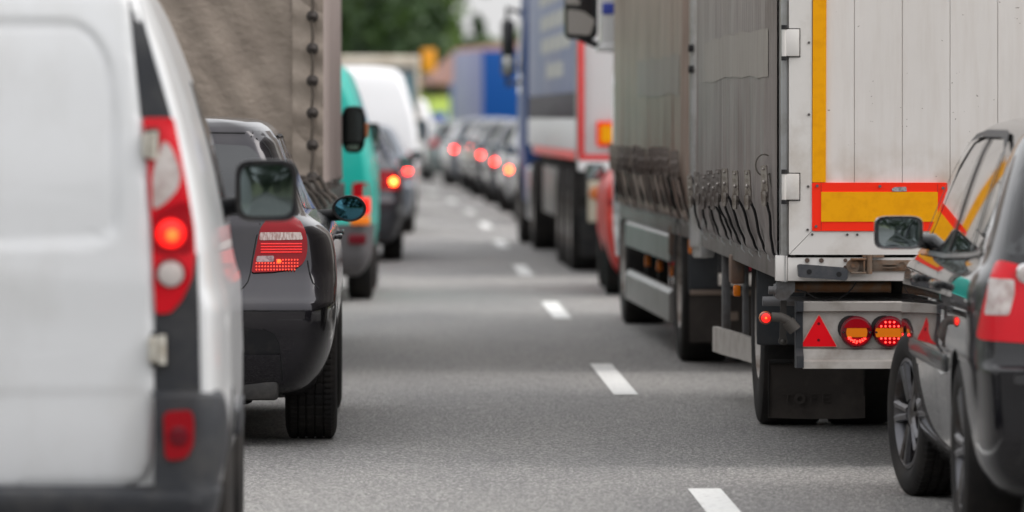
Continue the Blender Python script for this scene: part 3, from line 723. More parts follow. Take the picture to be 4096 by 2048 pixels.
# ------------------------------------------------------------------ dark grey hatchback
def build_hatch():
    t = thing('hatchback', 'dark grey hatchback with lit tail lamp beside the white van', 'car', (-1.655, 26.55, 0), 1.15)
    P = mat('dark_grey_paint', (.026, .024, .029), .24, .75, .8, c2=(.040, .036, .036), ns=2.0, nlo=.45, nhi=.8, coatr=.03, spec=.15)
    H = lambda u, v: (.150 + u / 1454, 1.54 - v / 1454)          # metres on the rear of the car
    B = lambda u, v: (.372 + u / 1661, .7645 - v / 1661)
    K = [(.20, .45, 4.0, .72, .2, .3, .02), (.235, .16, 4.05, .765, .22, .4, .05), (.27, .08, 4.08, .785, .20, .42, .07), (.32, .05, 4.10, .815, .18, .42, .08), (.40, .025, 4.18, .845, .16, .42, .08), (.475, .012, 4.2, .862, .15, .42, .08),
         (.56, .0, 4.22, .872, .15, .42, .08), (.615, .0, 4.22, .876, .15, .42, .08), (.640, .012, 4.22, .877, .15, .42, .08), (.655, .035, 4.22, .877, .15, .40, .08),
         (.70, .085, 4.2, .877, .15, .38, .08), (.78, .15, 4.15, .874, .15, .36, .08), (.88, .175, 4.05, .864, .15, .36, .08), (.94, .185, 3.9, .845, .14, .34, .08), (.975, .19, 3.5, .812, .14, .34, .08),
         (1.0, .20, 3.3, .775, .14, .34, .08), (1.03, .215, 3.15, .735, .14, .34, .08), (1.1, .25, 2.95, .705, .14, .34, .08), (1.2, .29, 2.75, .668, .14, .34, .08), (1.315, .36, 2.55, .622, .14, .34, .08),
         (1.363, .385, 2.45, .603, .14, .34, .08), (1.378, .395, 2.4, .592, .14, .36, .08), (1.403, .405, 2.3, .575, .15, .38, .08), (1.423, .425, 2.2, .555, .16, .40, .08), (1.443, .46, 2.15, .525, .2, .42, .08),
         (1.460, .56, 2.05, .47, .25, .4, .06), (1.469, .75, 1.9, .33, .2, .3, .04), (1.474, 1.1, 1.6, .12, .08, .1, 0)]
    o, bvh = body(K, 'body', P, t, arches=[(.82, .315, .345, .60), (3.48, .315, .345, .60)], nz=70, nside=30, gh=.96)
    win = rp([(-.48, 1.335), (-.25, 1.348), (.25, 1.348), (.48, 1.335), (.52, 1.30), (.585, 1.09), (.56, 1.03), (-.56, 1.03), (-.585, 1.09), (-.52, 1.30)], .02)
    g = patch(bvh, win, 'rear', 'rear_window', mat('rear_glass', (.02, .023, .027), .05, spec=.7, coat=.2), t, step=.05)
    mb = MB(); mb.box(-.3, .3, .375, .42, 1.378, 1.390, .002)
    mb.build('high_brake_light', REDLD, t)
    for s in (1, -1):
        m = lambda pts: [(s * p[0],) + tuple(p[1:]) for p in pts]
        lamp = rp(m([H(562, 830), H(600, 775), H(680, 752), H(770, 750), H(822, 785), H(852, 840), H(866, 905), H(868, 965), H(858, 1025), H(832, 1068), H(780, 1095), H(650, 1112), H(505, 1116), H(520, 1030)]), .014, 5)
        la = patch(bvh, lamp, 'rear', 'tail_light', REDL, t, off=.008, step=.02)
        def lens(pts, mt, nm, off=.010, r=.008):
            return patch(bvh, rp(m(pts), r), 'rear', nm, mt, la, off=off, step=.012, thick=.005)
        lens([H(560, 857), H(826, 857), H(838, 905), H(556, 908)], mat('indicator_lens', (.62, .50, .46), .15, coat=1, c2=(.36, .20, .17), ns=55, nlo=.42, nhi=.58, stretch=(2.4, 1, .5)), 'indicator_lens')
        lens([H(540, 1010), H(652, 1008), H(650, 1046), H(536, 1048)], mat('fog_lens', (.45, .30, .30), .15, coat=1, c2=(.22, .10, .11), ns=50), 'reversing_lens')
        # lit strips and dots inside the lens
        for k, v in enumerate((932, 950, 968, 986)):
            mb = MB(); a, b = H(566, v), H(832, v); y1 = hit(bvh, 'rear', s * a[0], a[1])[0].y
            pts = [(s * (a[0] + (b[0] - a[0]) * i / 12), hit(bvh, 'rear', s * (a[0] + (b[0] - a[0]) * i / 12), a[1])[0].y - .011, a[1]) for i in range(13)]
            mb.tube(pts, .0030, 6); mb.build('light_strip', mat('lit_strip', (.8, .03, .03), .3, emit=(1, .02, .02), es=.35), la)
        mb = MB()
        for r_ in range(4):
            for c_ in range(15):
                u = 538 + c_ * 19; v = 1098 - r_ * 21
                if v < 1050 and u < 655: continue
                if u > 830 - r_ * -4 or (r_ == 0 and u > 790): continue
                p = H(u, v); y = hit(bvh, 'rear', s * p[0], p[1])[0].y
                mb.box(s * p[0] - .0032, s * p[0] + .0032, y - .0125, y - .006, p[1] - .0032, p[1] + .0032, .001)
        mb.build('light_dots', mat('lit_dots', (.9, .1, .06), .3, emit=(1, .06, .03), es=.9), la)
        p = H(684, 1045); y = hit(bvh, 'rear', s * p[0], p[1])[0].y
        disc_lamp(la, (s * p[0], y - .010, p[1]), .010, LITCORE, 'bulb', .004)
        ax = 'right' if s > 0 else 'left'
        patch(bvh, rp([(.62, 1.06), (1.62, 1.035), (1.62, 1.365), (1.05, 1.365), (.80, 1.25)], .03), ax, 'side_window', GLASSD, t, step=.06, off=.004)
        patch(bvh, rp([(1.68, 1.035), (3.0, 1.015), (2.45, 1.34), (2.2, 1.365), (1.68, 1.365)], .03), ax, 'side_window', GLASSD, t, step=.06, off=.004)
        # bright line round the windows
        seam(bvh, [[(.60, 1.045), (.78, 1.26), (1.02, 1.38), (2.2, 1.38), (2.5, 1.33)]], ax, 'window_trim', t, .012, .010, m=BLACKP)
        # door handles
        for yy in (1.55, 2.55):
            h, _ = hit(bvh, ax, yy, .905); x = abs(h.x)
            mb = MB(); mb.box(s * (x + .012), s * (x + .034), yy - .10, yy + .10, .892, .918, .008); mb.box(s * (x - .01), s * (x + .02), yy - .10, yy - .075, .895, .915, .004); mb.box(s * (x - .01), s * (x + .02), yy + .075, yy + .10, .895, .915, .004)
            mb.build('door_handle', P, t)
        mirror(t, s, s * .80, s * 1.00, 2.62, .955, 1.085, hm=BLACKP, gm=MIRB, oval=True)
        # bumper inserts
        ins = patch(bvh, rp(m([(-.01, .524), B(175, 397), B(300, 402), B(380, 440), B(412, 500), B(424, 596), (-.01, .405)]), .03), 'rear', 'bumper_insert', BLACKP, t, off=.003, step=.03, thick=.004)
        seam(bvh, [m([(0, .402), B(175, 602), B(426, 602)])], 'rear', 'bumper_lip', t, .016, .014, m=P)
        seam(bvh, [m([B(300, 402), B(380, 440), B(412, 500), B(426, 596), B(436, 700), B(437, 780), B(455, 850)])], 'rear', 'bumper_seam', t, .007, .003)
        wheel(t, s, s * .869, .82, .318, .225, .21, 'double', detail=True)
        wheel(t, s, s * .869, 3.48, .318, .205, .21, 'double')
    mb = MB(); mb.box(-.62, .62, .10, .5, .205, .292, .02); mb.build('lower_valance', mat('valance', (.03, .028, .027), .6, c2=(.06, .055, .05), ns=12), t)
    mb = MB(); mb.tube([(.30, .25, .22), (.30, .6, .22)], .03, 12); mb.box(.20, .50, .45, .9, .17, .27, .03); mb.build('exhaust', FRAME, t)
    # panel gaps
    gate = [H(560, 800), H(535, 900), H(512, 1030), H(500, 1116), H(484, 1175), H(455, 1212), H(425, 1228), (.30, .695), (0, .695)]
    for s in (1, -1):
        for ln in (gate, [H(868, 1040), H(880, 1110), H(905, 1185), H(940, 1215), H(1000, 1240), H(1062, 1256)], [H(530, 252), H(575, 275), H(610, 320), H(640, 385)], [H(495, 242), H(505, 200), H(530, 152)], [H(530, 252), H(545, 200), H(578, 157)], [(.50, 1.392), (0, 1.398)]):
            seam(bvh, [[(s * p[0], p[1]) for p in ln]], 'rear', 'panel_seam', t, .0055, .0016)
        for ln in ([(1.18, .35), (1.2, .62), (1.02, .98)], [(1.66, .25), (1.66, 1.0)], [(2.75, .25), (2.8, 1.0)]):
            seam(bvh, [ln], 'right' if s > 0 else 'left', 'panel_seam', t, .006, .0018)
    circ = [(1.0 + .075 * math.cos(a), .86 + .085 * math.sin(a)) for a in [2 * math.pi * i / 24 for i in range(25)]]
    seam(bvh, [circ], 'right', 'fuel_flap_seam', t, .006, .0018)
    plate(t, .045, .83)
build_hatch()

# ------------------------------------------------------------------ black car, right
def build_black_car():
    t = thing('hatchback', 'black car at the right edge, cut off by the picture, close behind the white trailer', 'car', (2.395, 20.0, 0), 0.65)
    P = mat('black_paint', (.004, .004, .006), .3, .0, 1.0, coatr=.02, spec=.1)
    K = [(.17, .30, 3.95, .74, .1, .25, .0), (.22, .12, 4.0, .78, .1, .3, .03), (.30, .04, 4.05, .82, .1, .34, .05), (.42, .0, 4.1, .838, .1, .34, .06), (.56, .0, 4.12, .848, .1, .34, .06), (.615, .0, 4.12, .852, .1, .33, .06),
         (.635, .035, 4.12, .855, .1, .32, .06), (.70, .05, 4.1, .852, .1, .32, .06), (.80, .065, 4.05, .850, .1, .32, .06), (.88, .08, 3.95, .842, .1, .32, .06), (.93, .09, 3.6, .826, .1, .30, .06), (.965, .10, 3.5, .802, .1, .3, .06),
         (.99, .11, 3.42, .79, .1, .3, .06), (1.05, .14, 3.28, .77, .1, .3, .06), (1.15, .19, 3.1, .738, .1, .3, .06), (1.25, .24, 2.9, .704, .1, .3, .06), (1.34, .29, 2.70, .668, .11, .3, .06), (1.40, .34, 2.55, .635, .12, .3, .06),
         (1.44, .40, 2.42, .585, .16, .3, .06), (1.462, .5, 2.25, .51, .2, .3, .05), (1.475, .7, 1.95, .38, .2, .3, .03), (1.480, 1.0, 1.7, .15, .08, .1, 0)]
    o, bvh = body(K, 'body', P, t, arches=[(.78, .315, .345, .58), (3.22, .315, .345, .58)], nz=70, nside=40, gh=.94, extra=lambda x, y, z: (x * (1 - (.035 if z < .9 else .035 + .035 * min(1, (z - .9) / .12)) * max(0, (y - 1.3) / 2.6) ** 2 - .012 * max(0, 1 - y / 1.3) ** 2), y))
    W = mat('car_side_glass', (.02, .025, .026), .03, spec=1.0, coat=1.0)
    for s in (-1, 1):
        ax = 'left' if s < 0 else 'right'
        m = lambda pts: [(s * p[0],) + tuple(p[1:]) for p in pts]
        patch(bvh, rp([(1.74, .978), (3.02, .968), (2.55, 1.28), (2.32, 1.368), (2.0, 1.392), (1.74, 1.395)], .03), ax, 'side_window', W, t, step=.035, off=.003)
        patch(bvh, rp([(.86, 1.0), (1.66, .98), (1.66, 1.395), (1.05, 1.385), (.93, 1.33)], .03), ax, 'side_window', W, t, step=.035, off=.003)
        patch(bvh, rp([(.36, 1.02), (.80, 1.003), (.86, 1.33), (.72, 1.33)], .03), ax, 'quarter_window', W, t, step=.035, off=.003)
        tr = seam(bvh, [[(.50, 1.0), (.83, .985), (1.70, .962), (3.0, .952)], ], ax, 'window_trim', t, .016, .008, m=mat('satin_trim', (.30, .30, .30), .25, .9))
        seam(bvh, [[(.84, 1.36), (1.05, 1.398), (1.2, 1.405), (2.0, 1.405), (2.35, 1.385), (2.62, 1.28), (3.08, .97)]], ax, 'roof_gutter', t, .026, .014, m=BLACKP)
        seam(bvh, [[(1.70, .98), (1.70, 1.395)]], ax, 'pillar_trim', t, .03, .014, m=BLACKP); seam(bvh, [[(.83, 1.0), (.895, 1.34)]], ax, 'pillar_trim', t, .03, .012, m=BLACKP)
        patch(bvh, rp([(1.66, .98), (1.74, .978), (1.74, 1.395), (1.66, 1.395)], .003), ax, 'door_pillar', BLACKP, t, step=.04, off=.005)
        for yy in (1.42, 2.35):
            h, _ = hit(bvh, ax, yy, .86); x = abs(h.x)
            mb = MB(); mb.box(s * (x + .010), s * (x + .040), yy - .09, yy + .09, .850, .882, .012); mb.box(s * (x - .01), s * (x + .02), yy - .09, yy - .05, .852, .880, .004); mb.box(s * (x - .01), s * (x + .02), yy + .05, yy + .09, .852, .880, .004)
            mb.build('door_handle', P, t)
        # rubbing strip and sill
        st = rp([(1.18, .56), (2.84, .56), (2.84, .625), (1.18, .625)], .02)
        patch(bvh, st, ax, 'side_moulding', mat('satin_black', (.03, .03, .032), .35, coat=.3), t, step=.03, off=.016, edge=.010)
        mb = seam(bvh, [[(1.16, .26), (1.2, .5), (1.06, .70), (.92, .98)], [(1.70, .25), (1.70, .97)], [(2.84, .25), (2.9, .6), (2.84, .95)]], ax, 'x', t, .006, .0018, join=MB())
        mb.build('door_seams', SEAM, t, 180)
        # tail lamp
        Q = lambda px, py: ((2.395 - (px - 1288) / 755), 1.46 - (py - 297) / 755)
        la = patch(bvh, rp(m([Q(2522, 655), Q(2502, 700), Q(2482, 780), Q(2468, 858), Q(2600, 866), Q(2640, 840), Q(2650, 760), Q(2620, 680)]), .02), 'rear', 'tail_light', REDLB if s < 0 else REDL, t, off=.008, step=.02)
        patch(bvh, rp(m([Q(2500, 702), Q(2486, 795), Q(2545, 795), Q(2560, 740), Q(2560, 706)]), .008), 'rear', 'indicator_lens', CLEARL, la, off=.012, step=.014, thick=.005)
        c = Q(2590, 690); h, _ = hit(bvh, 'rear', s * c[0], c[1]); disc_lamp(la, (s * c[0], h.y - .012, c[1]), .036, CHROME, 'lens_ring', .01)
        disc_lamp(la, (s * c[0], h.y - .020, c[1]), .028, CLEARL, 'reversing_lens', .01)
        c = Q(2590, 800); disc_lamp(la, (s * c[0], h.y - .012, c[1]), .062, REDLD, 'lens_ring', .012)
        disc_lamp(la, (s * c[0] + .0, h.y - .022, c[1] - .006), .046, LITRED, 'brake_bulb', .01)
        mirror(t, s, s * .78, s * 1.0, 2.62, .965, 1.092, depth=.11, hm=mat('mirror_shell', (.012, .012, .014), .25, coat=1))
        wheel(t, s, s * .842, .78, .318, .2, .215, 'double')
        wheel(t, s, s * .842, 3.22, .318, .2, .215, 'double', detail=True, steer=9)
    patch(bvh, rp([(-.62, 1.35), (.62, 1.35), (.68, 1.25), (.742, 1.0), (-.742, 1.0), (-.68, 1.25)], .03), 'rear', 'rear_window', GLASSD, t, step=.05)
    patch(bvh, rp([(-.72, .602), (.72, .602), (.72, .572), (-.72, .572)], .012), 'rear', 'bumper_strip', mat('satin_black', (0, 0, 0)), t, step=.03, off=.02)
    patch(bvh, rp([(-.66, .36), (.66, .36), (.66, .24), (-.66, .24)], .03), 'rear', 'lower_valance', BLACKP, t, step=.05, off=.012)
    plate(t, .0, .80)
build_black_car()
# ------------------------------------------------------------------ curtain sided trailer and lorry
WDOOR = door_mat()
WFRAME = mat('white_frame', (.70, .67, .64), .42, 0, .1, c2=(.52, .47, .42), ns=3.5, nlo=.5, nhi=.75)
SILVER = mat('silver_profile', (.48, .48, .48), .35, .6, c2=(.34, .33, .31), ns=6)
YEL = mat('amber_reflective', (.88, .38, .002), .5, c2=(.80, .33, .002), ns=18, spec=.15)
REDR = mat('red_reflective', (1.0, .032, .010), .5, spec=.15)
WEB = mat('strap_webbing', (.012, .012, .013), .8)
BUCK = mat('buckle_steel', (.34, .31, .29), .35, .6, c2=(.17, .14, .125), ns=30)
RUST = mat('rusty_steel', (.17, .13, .10), .6, .4, c2=(.19, .09, .04), ns=14, nlo=.4, nhi=.6, bump=.2, bs=80)
CUR1 = curtain_mat('curtain_grey', (.205, .180, .172), (.265, .238, .226))
CUR2 = curtain_mat('curtain_grey_front', (.275, .205, .172), (.35, .275, .232))
CURP = mat('curtain_faded', (.32, .295, .265), .5, c2=(.23, .205, .19), ns=3, stretch=(1, 9, .6), spec=.22, nlo=.4, nhi=.7)

def curtain_fn(x0, ybs, y0, y1, zb, zt, bulge, rnd, amp=.022):
    ph = [rnd.uniform(-1, 1) for _ in range(40)]
    def idx(y):
        if y <= ybs[0]: return (y - ybs[0]) / (ybs[1] - ybs[0])
        for i in range(len(ybs) - 1):
            if y <= ybs[i + 1]: return i + (y - ybs[i]) / (ybs[i + 1] - ybs[i])
        return len(ybs) - 1 + (y - ybs[-1]) / (ybs[-1] - ybs[-2])
    def f(y, z):
        k = idx(y); q = (z - zb)
        b = bulge(y) * (1 - math.cos(math.pi * min(1, max(0, q / .30)))) / 2
        e = min(1, (y - y0) / .25) * min(1, (y1 - y) / .7)
        fold = amp * math.exp(-max(0, q - .06) / .16) * math.cos(2 * math.pi * k) * -1
        fold2 = .010 * math.exp(-abs(q - .18) / .3) * math.sin(2 * math.pi * k * 2 + ph[int(abs(k)) % 40] * 2)
        hi = .006 * math.sin(2 * math.pi * k * .5 + ph[int(abs(k)) % 20]) * math.exp(-max(0, q - .4) / .8) + .004 * math.sin(y * 3.1 + z * 1.7)
        wob = .012 * math.exp(-((q - .10) / .05) ** 2) * math.sin(2 * math.pi * k + 1)
        roll = -.03 * max(0, 1 - q / .035) ** 2
        return x0 - max(-.02, .012 + b * max(0, e) + (fold + fold2 + hi + wob) * max(0, e) + roll)
    return f
def curtain(parent, f, y0, y1, zb, zt, m, ny, nzl=44):
    zs = [zb + (1.0) * (i / nzl) ** 1.4 for i in range(nzl)] + [zb + 1.0 + (zt - zb - 1.0) * i / 10 for i in range(0, 11)]
    mb = MB(); vs = []; fs = []
    for z in zs:
        for i in range(ny + 1):
            y = y0 + (y1 - y0) * i / ny; vs.append((f(y, z), y, z))
    for j in range(len(zs) - 1):
        for i in range(ny): a = j * (ny + 1) + i; fs.append((a, a + 1, a + ny + 2, a + ny + 1))
    mb.add(vs, fs); return mb.build('side_curtain', m, parent, 60)
def buckle_mesh(full=True):
    mb = MB(); pl = rp([(-.014, -.075), (.014, -.075), (.019, -.02), (.017, .075), (-.017, .075), (-.019, -.02)], .010)
    mb.prism(pl, 'x', -.010, -.002)
    if full:
        mb.ball((-.011, 0, .008), .009, 10, 6); mb.ball((-.011, 0, .06), .006, 8, 5)
        mb.prism(rp([(-.011, -.09), (.011, -.09), (.015, -.03), (-.015, -.03)], .008), 'x', -.022, -.012)
        mb.lathe([(.017, -.003), (.010, -.003), (.010, .003), (.017, .003), (.017, -.003)], (-.014, 0, -.045), 16, 'x')
    return mb.mesh('buckle', 40)
BM = buckle_mesh(); BM.materials.append(BUCK)
def straps(parent, f, ybs, zt, zb, rnd, lean=.0, wd=.026):
    for i, y in enumerate(ybs):
        z = zt(y) + rnd.uniform(-.012, .012); yt = y + lean
        o = link('buckle', BM, None, parent); o.location = (f(yt, z) - .012, yt, z); o.rotation_euler = (R(rnd.uniform(-4, 4)), R(-4), R(48 + rnd.uniform(-9, 9))); o.scale = (1.0, .88, 1.05); o.location.x -= .012
        mb = MB(); n = 22; vs = []
        for k in range(n + 1):
            q = k / n; zz = (z - .03) + (zb - z + .03) * q; yy = yt + (y - yt) * q
            # the strap spans the hollow of the curtain in a straight line
            xa = f(yt, z) - .014; xb = f(y, zb) - .006; x = xa + (xb - xa) * q - .004 * math.sin(q * 9 + i); x = min(x, f(yy, zz) - .006) - .006
            vs += [(x - wd * .22, yy - wd * .42, zz), (x + wd * .22 - .002, yy + wd * .42, zz)]
        # hook under the hem
        vs2 = [(p[0] - .004, p[1], p[2]) for p in vs]; m = len(vs)
        fs = [(2 * k, 2 * k + 1, 2 * k + 3, 2 * k + 2) for k in range(n)] + [(m + 2 * k, m + 2 * k + 2, m + 2 * k + 3, m + 2 * k + 1) for k in range(n)]
        fs += [(2 * k, 2 * k + 2, m + 2 * k + 2, m + 2 * k) for k in range(n)] + [(2 * k + 1, m + 2 * k + 1, m + 2 * k + 3, 2 * k + 3) for k in range(n)]
        mb.add(vs + vs2, fs); mb.build('strap', WEB, o if False else parent, 60)
        mb = MB(); x = f(y, zb) - .012
        mb.tube([(x + .004, y, zb + .07), (x - .004, y, zb + .03), (x - .002, y, zb - .02), (x + .02, y, zb - .045), (x + .04, y, zb - .03)], .0045, 6); mb.build('hook', SILVER, parent)

def build_trailer():
    t = thing('curtain_trailer', 'grey curtain sided trailer with white rear doors and striped marker board', 'trailer', (2.399, 25.08, 0), 1.06)
    A = lambda u, v: (.994 + u / 1233.4 - 2.399, 1.953 - v / 1233.4)
    C = lambda u, v: (.785 + u / 1451.4 - 2.399, 1.013 - v / 1451.4)
    TOP = 3.85; L = 6.95; XL, XR = -1.275, 1.275
    # box core: floor, roof, front wall and far side
    mb = MB(); mb.box(XL + .05, XR - .05, .06, L - .05, .90, 1.0); mb.build('floor', FRAME, t)
    mb = MB(); mb.box(XL + .02, XR - .02, .02, L - .02, TOP - .03, TOP, .01); mb.build('roof', WFRAME, t)
    mb = MB(); mb.box(XL + .04, XR - .04, L - .06, L, .9, TOP - .035, .01); mb.build('front_wall', WFRAME, t)
    mb = MB(); mb.box(XR - .03, XR, .1, L - .1, .86, TOP - .04, .01); mb.build('side_curtain', CUR1, t)
    # side beam
    mb = MB(); mb.box(XL + .012, XL + .06, .03, L - .15, .775, .895, .006); mb.box(XR - .06, XR - .012, .03, L - .15, .775, .895, .006); mb.build('side_beam', mat('beam_grey', (.19, .17, .16), .5, .2, c2=(.13, .115, .10), ns=3), t)
    # corner posts
    for s in (-1, 1):
        mb = MB(); mb.box(s * 1.278, s * 1.247, -.012, .10, .775, TOP - .04, .006); mb.box(s * 1.262, s * 1.258, -.018, -.012, .775, TOP - .04); mb.build('corner_post', SILVER, t)
        mb = MB(); mb.box(s * 1.268, s * 1.20, L - .12, L, .72, TOP - .04, .008); mb.build('corner_post', SILVER, t)
    # rear doors
    xl, _ = A(195, 0); s1 = A(318, 0)[0]; DB = .890
    gx = [A(u, 0)[0] for u in (390, 535, 782, 1028, 1274, 1520, 1766)]
    PC = A(1890, 0)[0]
    for s in (1, -1):
        x_in = -.004
        mb = MB()
        edges = [s1 + .0] + [A(u, 0)[0] for u in (535, 782, 1028, 1274)] + [A(1520, 0)[0], x_in]
        edges = [e for e in edges if e <= x_in]
        for a, b in zip(edges[:-1], edges[1:]):
            q0, q1 = (a + .0012, b - .0012); q0, q1 = (q0, q1) if s > 0 else (-q1, -q0)
            mb.box(q0, q1, -.022, .02, DB + .10, TOP - .16, .0012, 1)
        mb.box(*( (s1, x_in) if s > 0 else (-x_in, -s1)), -.014, .018, DB + .09, TOP - .15)
        d = mb.build('rear_door', WDOOR, t, 30)
        mb = MB()     # frame with mitred corners
        k = .0015
        o_, i_ = xl + .002, s1 - .002
        def P(pts): return [((p[0] if s > 0 else -p[0]), p[1]) for p in pts]
        zb, zt, zi, zti = DB, TOP - .06, A(0, 1190)[1], TOP - .16
        mb.prism(P([(o_, zb + k), (i_, zi + k), (i_, zti), (o_, zt)]), 'y', -.030, .02)
        mb.prism(P([(o_ + k, zb), (x_in, zb), (x_in, zi), (i_ + k, zi)]), 'y', -.030, .02)
        mb.prism(P([(o_ + k, zt + k), (i_ + k, zti + k), (x_in, zti + k), (x_in, zt + k)]), 'y', -.030, .02)
        mb.build('door_frame', WFRAME, d, 20)
        # bolts along the frame
        for u, v in ((300, 220), (300, 590), (296, 960), (293, 1183), (317, 1207), (498, 1208), (549, 1208), (780, 1208)):
            x, z = A(u, v); mb = MB(); mb.cyl(((x if s > 0 else -x), -.034, z), ((x if s > 0 else -x), -.028, z), .0055, n=8)
            mb.build('bolt', mat('dirty_bolt', (.08, .07, .065), .6, .3), d)
        # hinges
        for z0, z1 in ((A(0, 290)[1], A(0, 152)[1]), (A(0, 1028)[1], A(0, 895)[1]), (2.4, 2.51), (3.1, 3.21)):
            x0, x1 = A(160, 0)[0], A(250, 0)[0]
            if s < 0: x0, x1 = -x1, -x0
            mb = MB(); mb.box(x0 + .012, x1, -.042, -.029, z0, z1, .004)
            xp = (x0 if s > 0 else x1) + s * .010
            mb.cyl((xp, -.036, z0 - .0), (xp, -.036, z1 + .0), .010, n=12); h = mb.build('hinge', WFRAME, d)
            mb = MB()
            for zz in (z0 - .018, z1): mb.cyl((xp, -.036, zz), (xp, -.036, zz + .018), .0125, n=12)
            fr = [(x0 + .012, z0 - .003), (x1 + .003, z0 - .003), (x1 + .003, z1 + .003), (x0 + .012, z1 + .003)]
            for i in range(4):
                a, b = fr[i], fr[(i + 1) % 4]; mb.box(min(a[0], b[0]) - .0015, max(a[0], b[0]) + .0015, -.0325, -.0305, min(a[1], b[1]) - .0015, max(a[1], b[1]) + .0015)
            mb.build('hinge_pin', BLACKP, h)
        # amber stripe and marker board
        a, b = A(329, 0)[0], A(396, 0)[0]
        mb = MB(); b2 = A(386, 0)[0]; a2 = A(317, 0)[0]
        st = [(a2, A(0, 938)[1]), (b2 + .001, A(0, 938)[1]), (b2 + .009, TOP - .2), (a2 + .009, TOP - .2)]
        mb.prism([((p[0] if s > 0 else -p[0]), p[1]) for p in st], 'y', -.0335, -.018); mb.build('reflective_stripe', YEL, d)
        bx0, bz1 = A(316, 940); bx1, bz0 = A(1013, 1189)
        if s < 0: bx0, bx1 = -bx1, -bx0
        mb = MB(); mb.prism(rp([(bx0, bz0), (bx1, bz0), (bx1, bz1), (bx0, bz1)], .008), 'y', -.036, -.022); br = mb.build('marker_board', REDR, d)
        ix0, iz1 = A(363, 988); ix1, iz0 = A(963, 1141)
        if s < 0: ix0, ix1 = -ix1, -ix0
        mb = MB(); mb.box(ix0, ix1, -.0385, -.030, iz0, iz1); mb.build('marker_centre', YEL, br)
        if s > 0:
            mb = MB(); ir = [A(727, 972), A(738, 964), A(760, 962), A(801, 962), A(803, 984), A(770, 986), A(728, 985)]
            mb.prism(ir, 'y', -.0395, -.030); mb.build('torn_patch', mat('bare_metal_patch', (.42, .41, .42), .5, .2, c2=(.2, .19, .19), ns=60), br)
            for u, v in ((342, 957), (665, 959), (990, 968), (336, 1165)): x, z = A(u, v); mb = MB(); mb.cyl((x, -.042, z), (x, -.034, z), .006, n=10); mb.build('bolt', STEEL, br)
            seamx = MB()
            for u0, v0, u1, v1 in ((363, 940, 363, 988), (963, 945, 963, 990), (363, 1141, 363, 1187)):
                a = A(u0, v0); b = A(u1, v1); seamx.box(a[0] - .0008, a[0] + .0008, -.0375, -.035, min(a[1], b[1]), max(a[1], b[1]))
            seamx.build('sheet_joint', mat('red_joint', (.35, .02, .015), .6), br)
    # rear sill below the doors
    mb = MB(); x0, z1 = C(530, 190); z0 = C(0, 338)[1]
    mb.box(x0, -x0, -.02, .06, z0, z1 - .004, .004); mb.build('rear_sill', WFRAME, t)
    for s in (1, -1): mb = MB(); mb.box(s * C(458, 0)[0], s * C(527, 0)[0], -.016, .05, z0, z1 + .004, .003); mb.build('post_foot', WFRAME, t)
    for u, v, r in ((647, 213, .010), (733, 213, .010), (878, 213, .008), (878, 255, .008)):
        x, z = C(u, v)
        for s in (1, -1): mb = MB(); mb.cyl((s * x, -.026, z), (s * x, -.018, z), r, n=14); mb.build('bolt', mat('rust_bolt', (.11, .075, .06), .7, .3), t)
    # rubber buffer
    for s in (1, -1):
        mb = MB(); pl = rp([C(586, 240), C(600, 234), C(868, 255), C(888, 270), C(886, 318), C(876, 334), C(740, 322), C(590, 312)], .008)
        mb.prism([(s * p[0], p[1]) for p in pl], 'y', -.085, -.018); bf = mb.build('rubber_buffer', mat('buffer_rubber', (.035, .038, .045), .6, c2=(.06, .06, .065), ns=20), t, 40)
        for u, v in ((653, 280), (833, 295)): x, z = C(u, v); mb = MB(); mb.cyl((s * x, -.0865, z), (s * x, -.06, z), .011, n=18); mb.build('buffer_hole', DARK, bf)
    # door lock
    mb = MB(); x0, z1 = C(893, 205); x1, z0 = C(1310, 287)
    mb.box(x0 + .005, x1 + .25, -.035, -.018, z0 + .006, z1 - .004, .003)
    mb.cyl((x0 + .02, -.045, (z0 + z1) / 2), (x0 + .02, -.03, (z0 + z1) / 2), .028, n=20)
    for zz in (z0, z1): mb.box(x0 + .01, x0 + .075, -.065, -.03, zz - .004, zz + .004, .002)
    mb.box(x0 + .062, x0 + .070, -.06, -.03, z0, z1, .002)
    mb.cyl((x0 + .088, -.052, z0 - .005), (x0 + .088, -.052, z1 + .018), .012, n=14)
    mb.box(x0 + .06, x0 + .15, -.05, -.03, z1 + .006, z1 + .016, .002)
    mb.box(x0 + .145, x0 + .20, -.052, -.035, z0 + .032, z0 + .037, .001); mb.box(x0 + .145, x0 + .20, -.052, -.035, z0 + .018, z0 + .023, .001)
    mb.lathe([(.018, -.003), (.015, -.003), (.015, .003), (.018, .003), (.018, -.003)], (x0 + .225, -.036, z0 + .028), 20, 'y')
    mb.cyl((x0 + .02, -.055, (z0 + z1) / 2), (x0 + .02, -.04, (z0 + z1) / 2), .009, n=6)
    lk = mb.build('door_lock', RUST, t)
    # corner bracket, tubes
    for s in (1, -1):
        q = lambda pts: [(s * p[0], p[1]) for p in pts]
        mb = MB(); mb.prism(q(rp([C(462, 342), C(578, 345), C(576, 400), C(520, 457), C(485, 457), C(455, 440)], .006)), 'y', .02, .035)
        x, z = C(497, 377); mb.cyl((s * x, .012, z), (s * x, .02, z), .006, n=10); mb.build('corner_bracket', STEEL, t)
        mb = MB(); a, z = C(418, 396); b = C(458, 0)[0]; mb.cyl((s * a, .04, z), (s * b, .04, z), .017, n=16); mb.cyl((s * (b - .006), .04, z), (s * (b + .004), .04, z), .027, n=16); mb.build('stub_tube', STEEL, t)
    mb = MB(); a, z = C(580, 377); mb.cyl((a, .10, z), (C(1160, 0)[0], .10, z), .024, n=20); mb.cyl((C(1155, 0)[0], .10, z), (C(1168, 0)[0], .10, z), .026, n=20); mb.build('cross_tube', RUST, t)
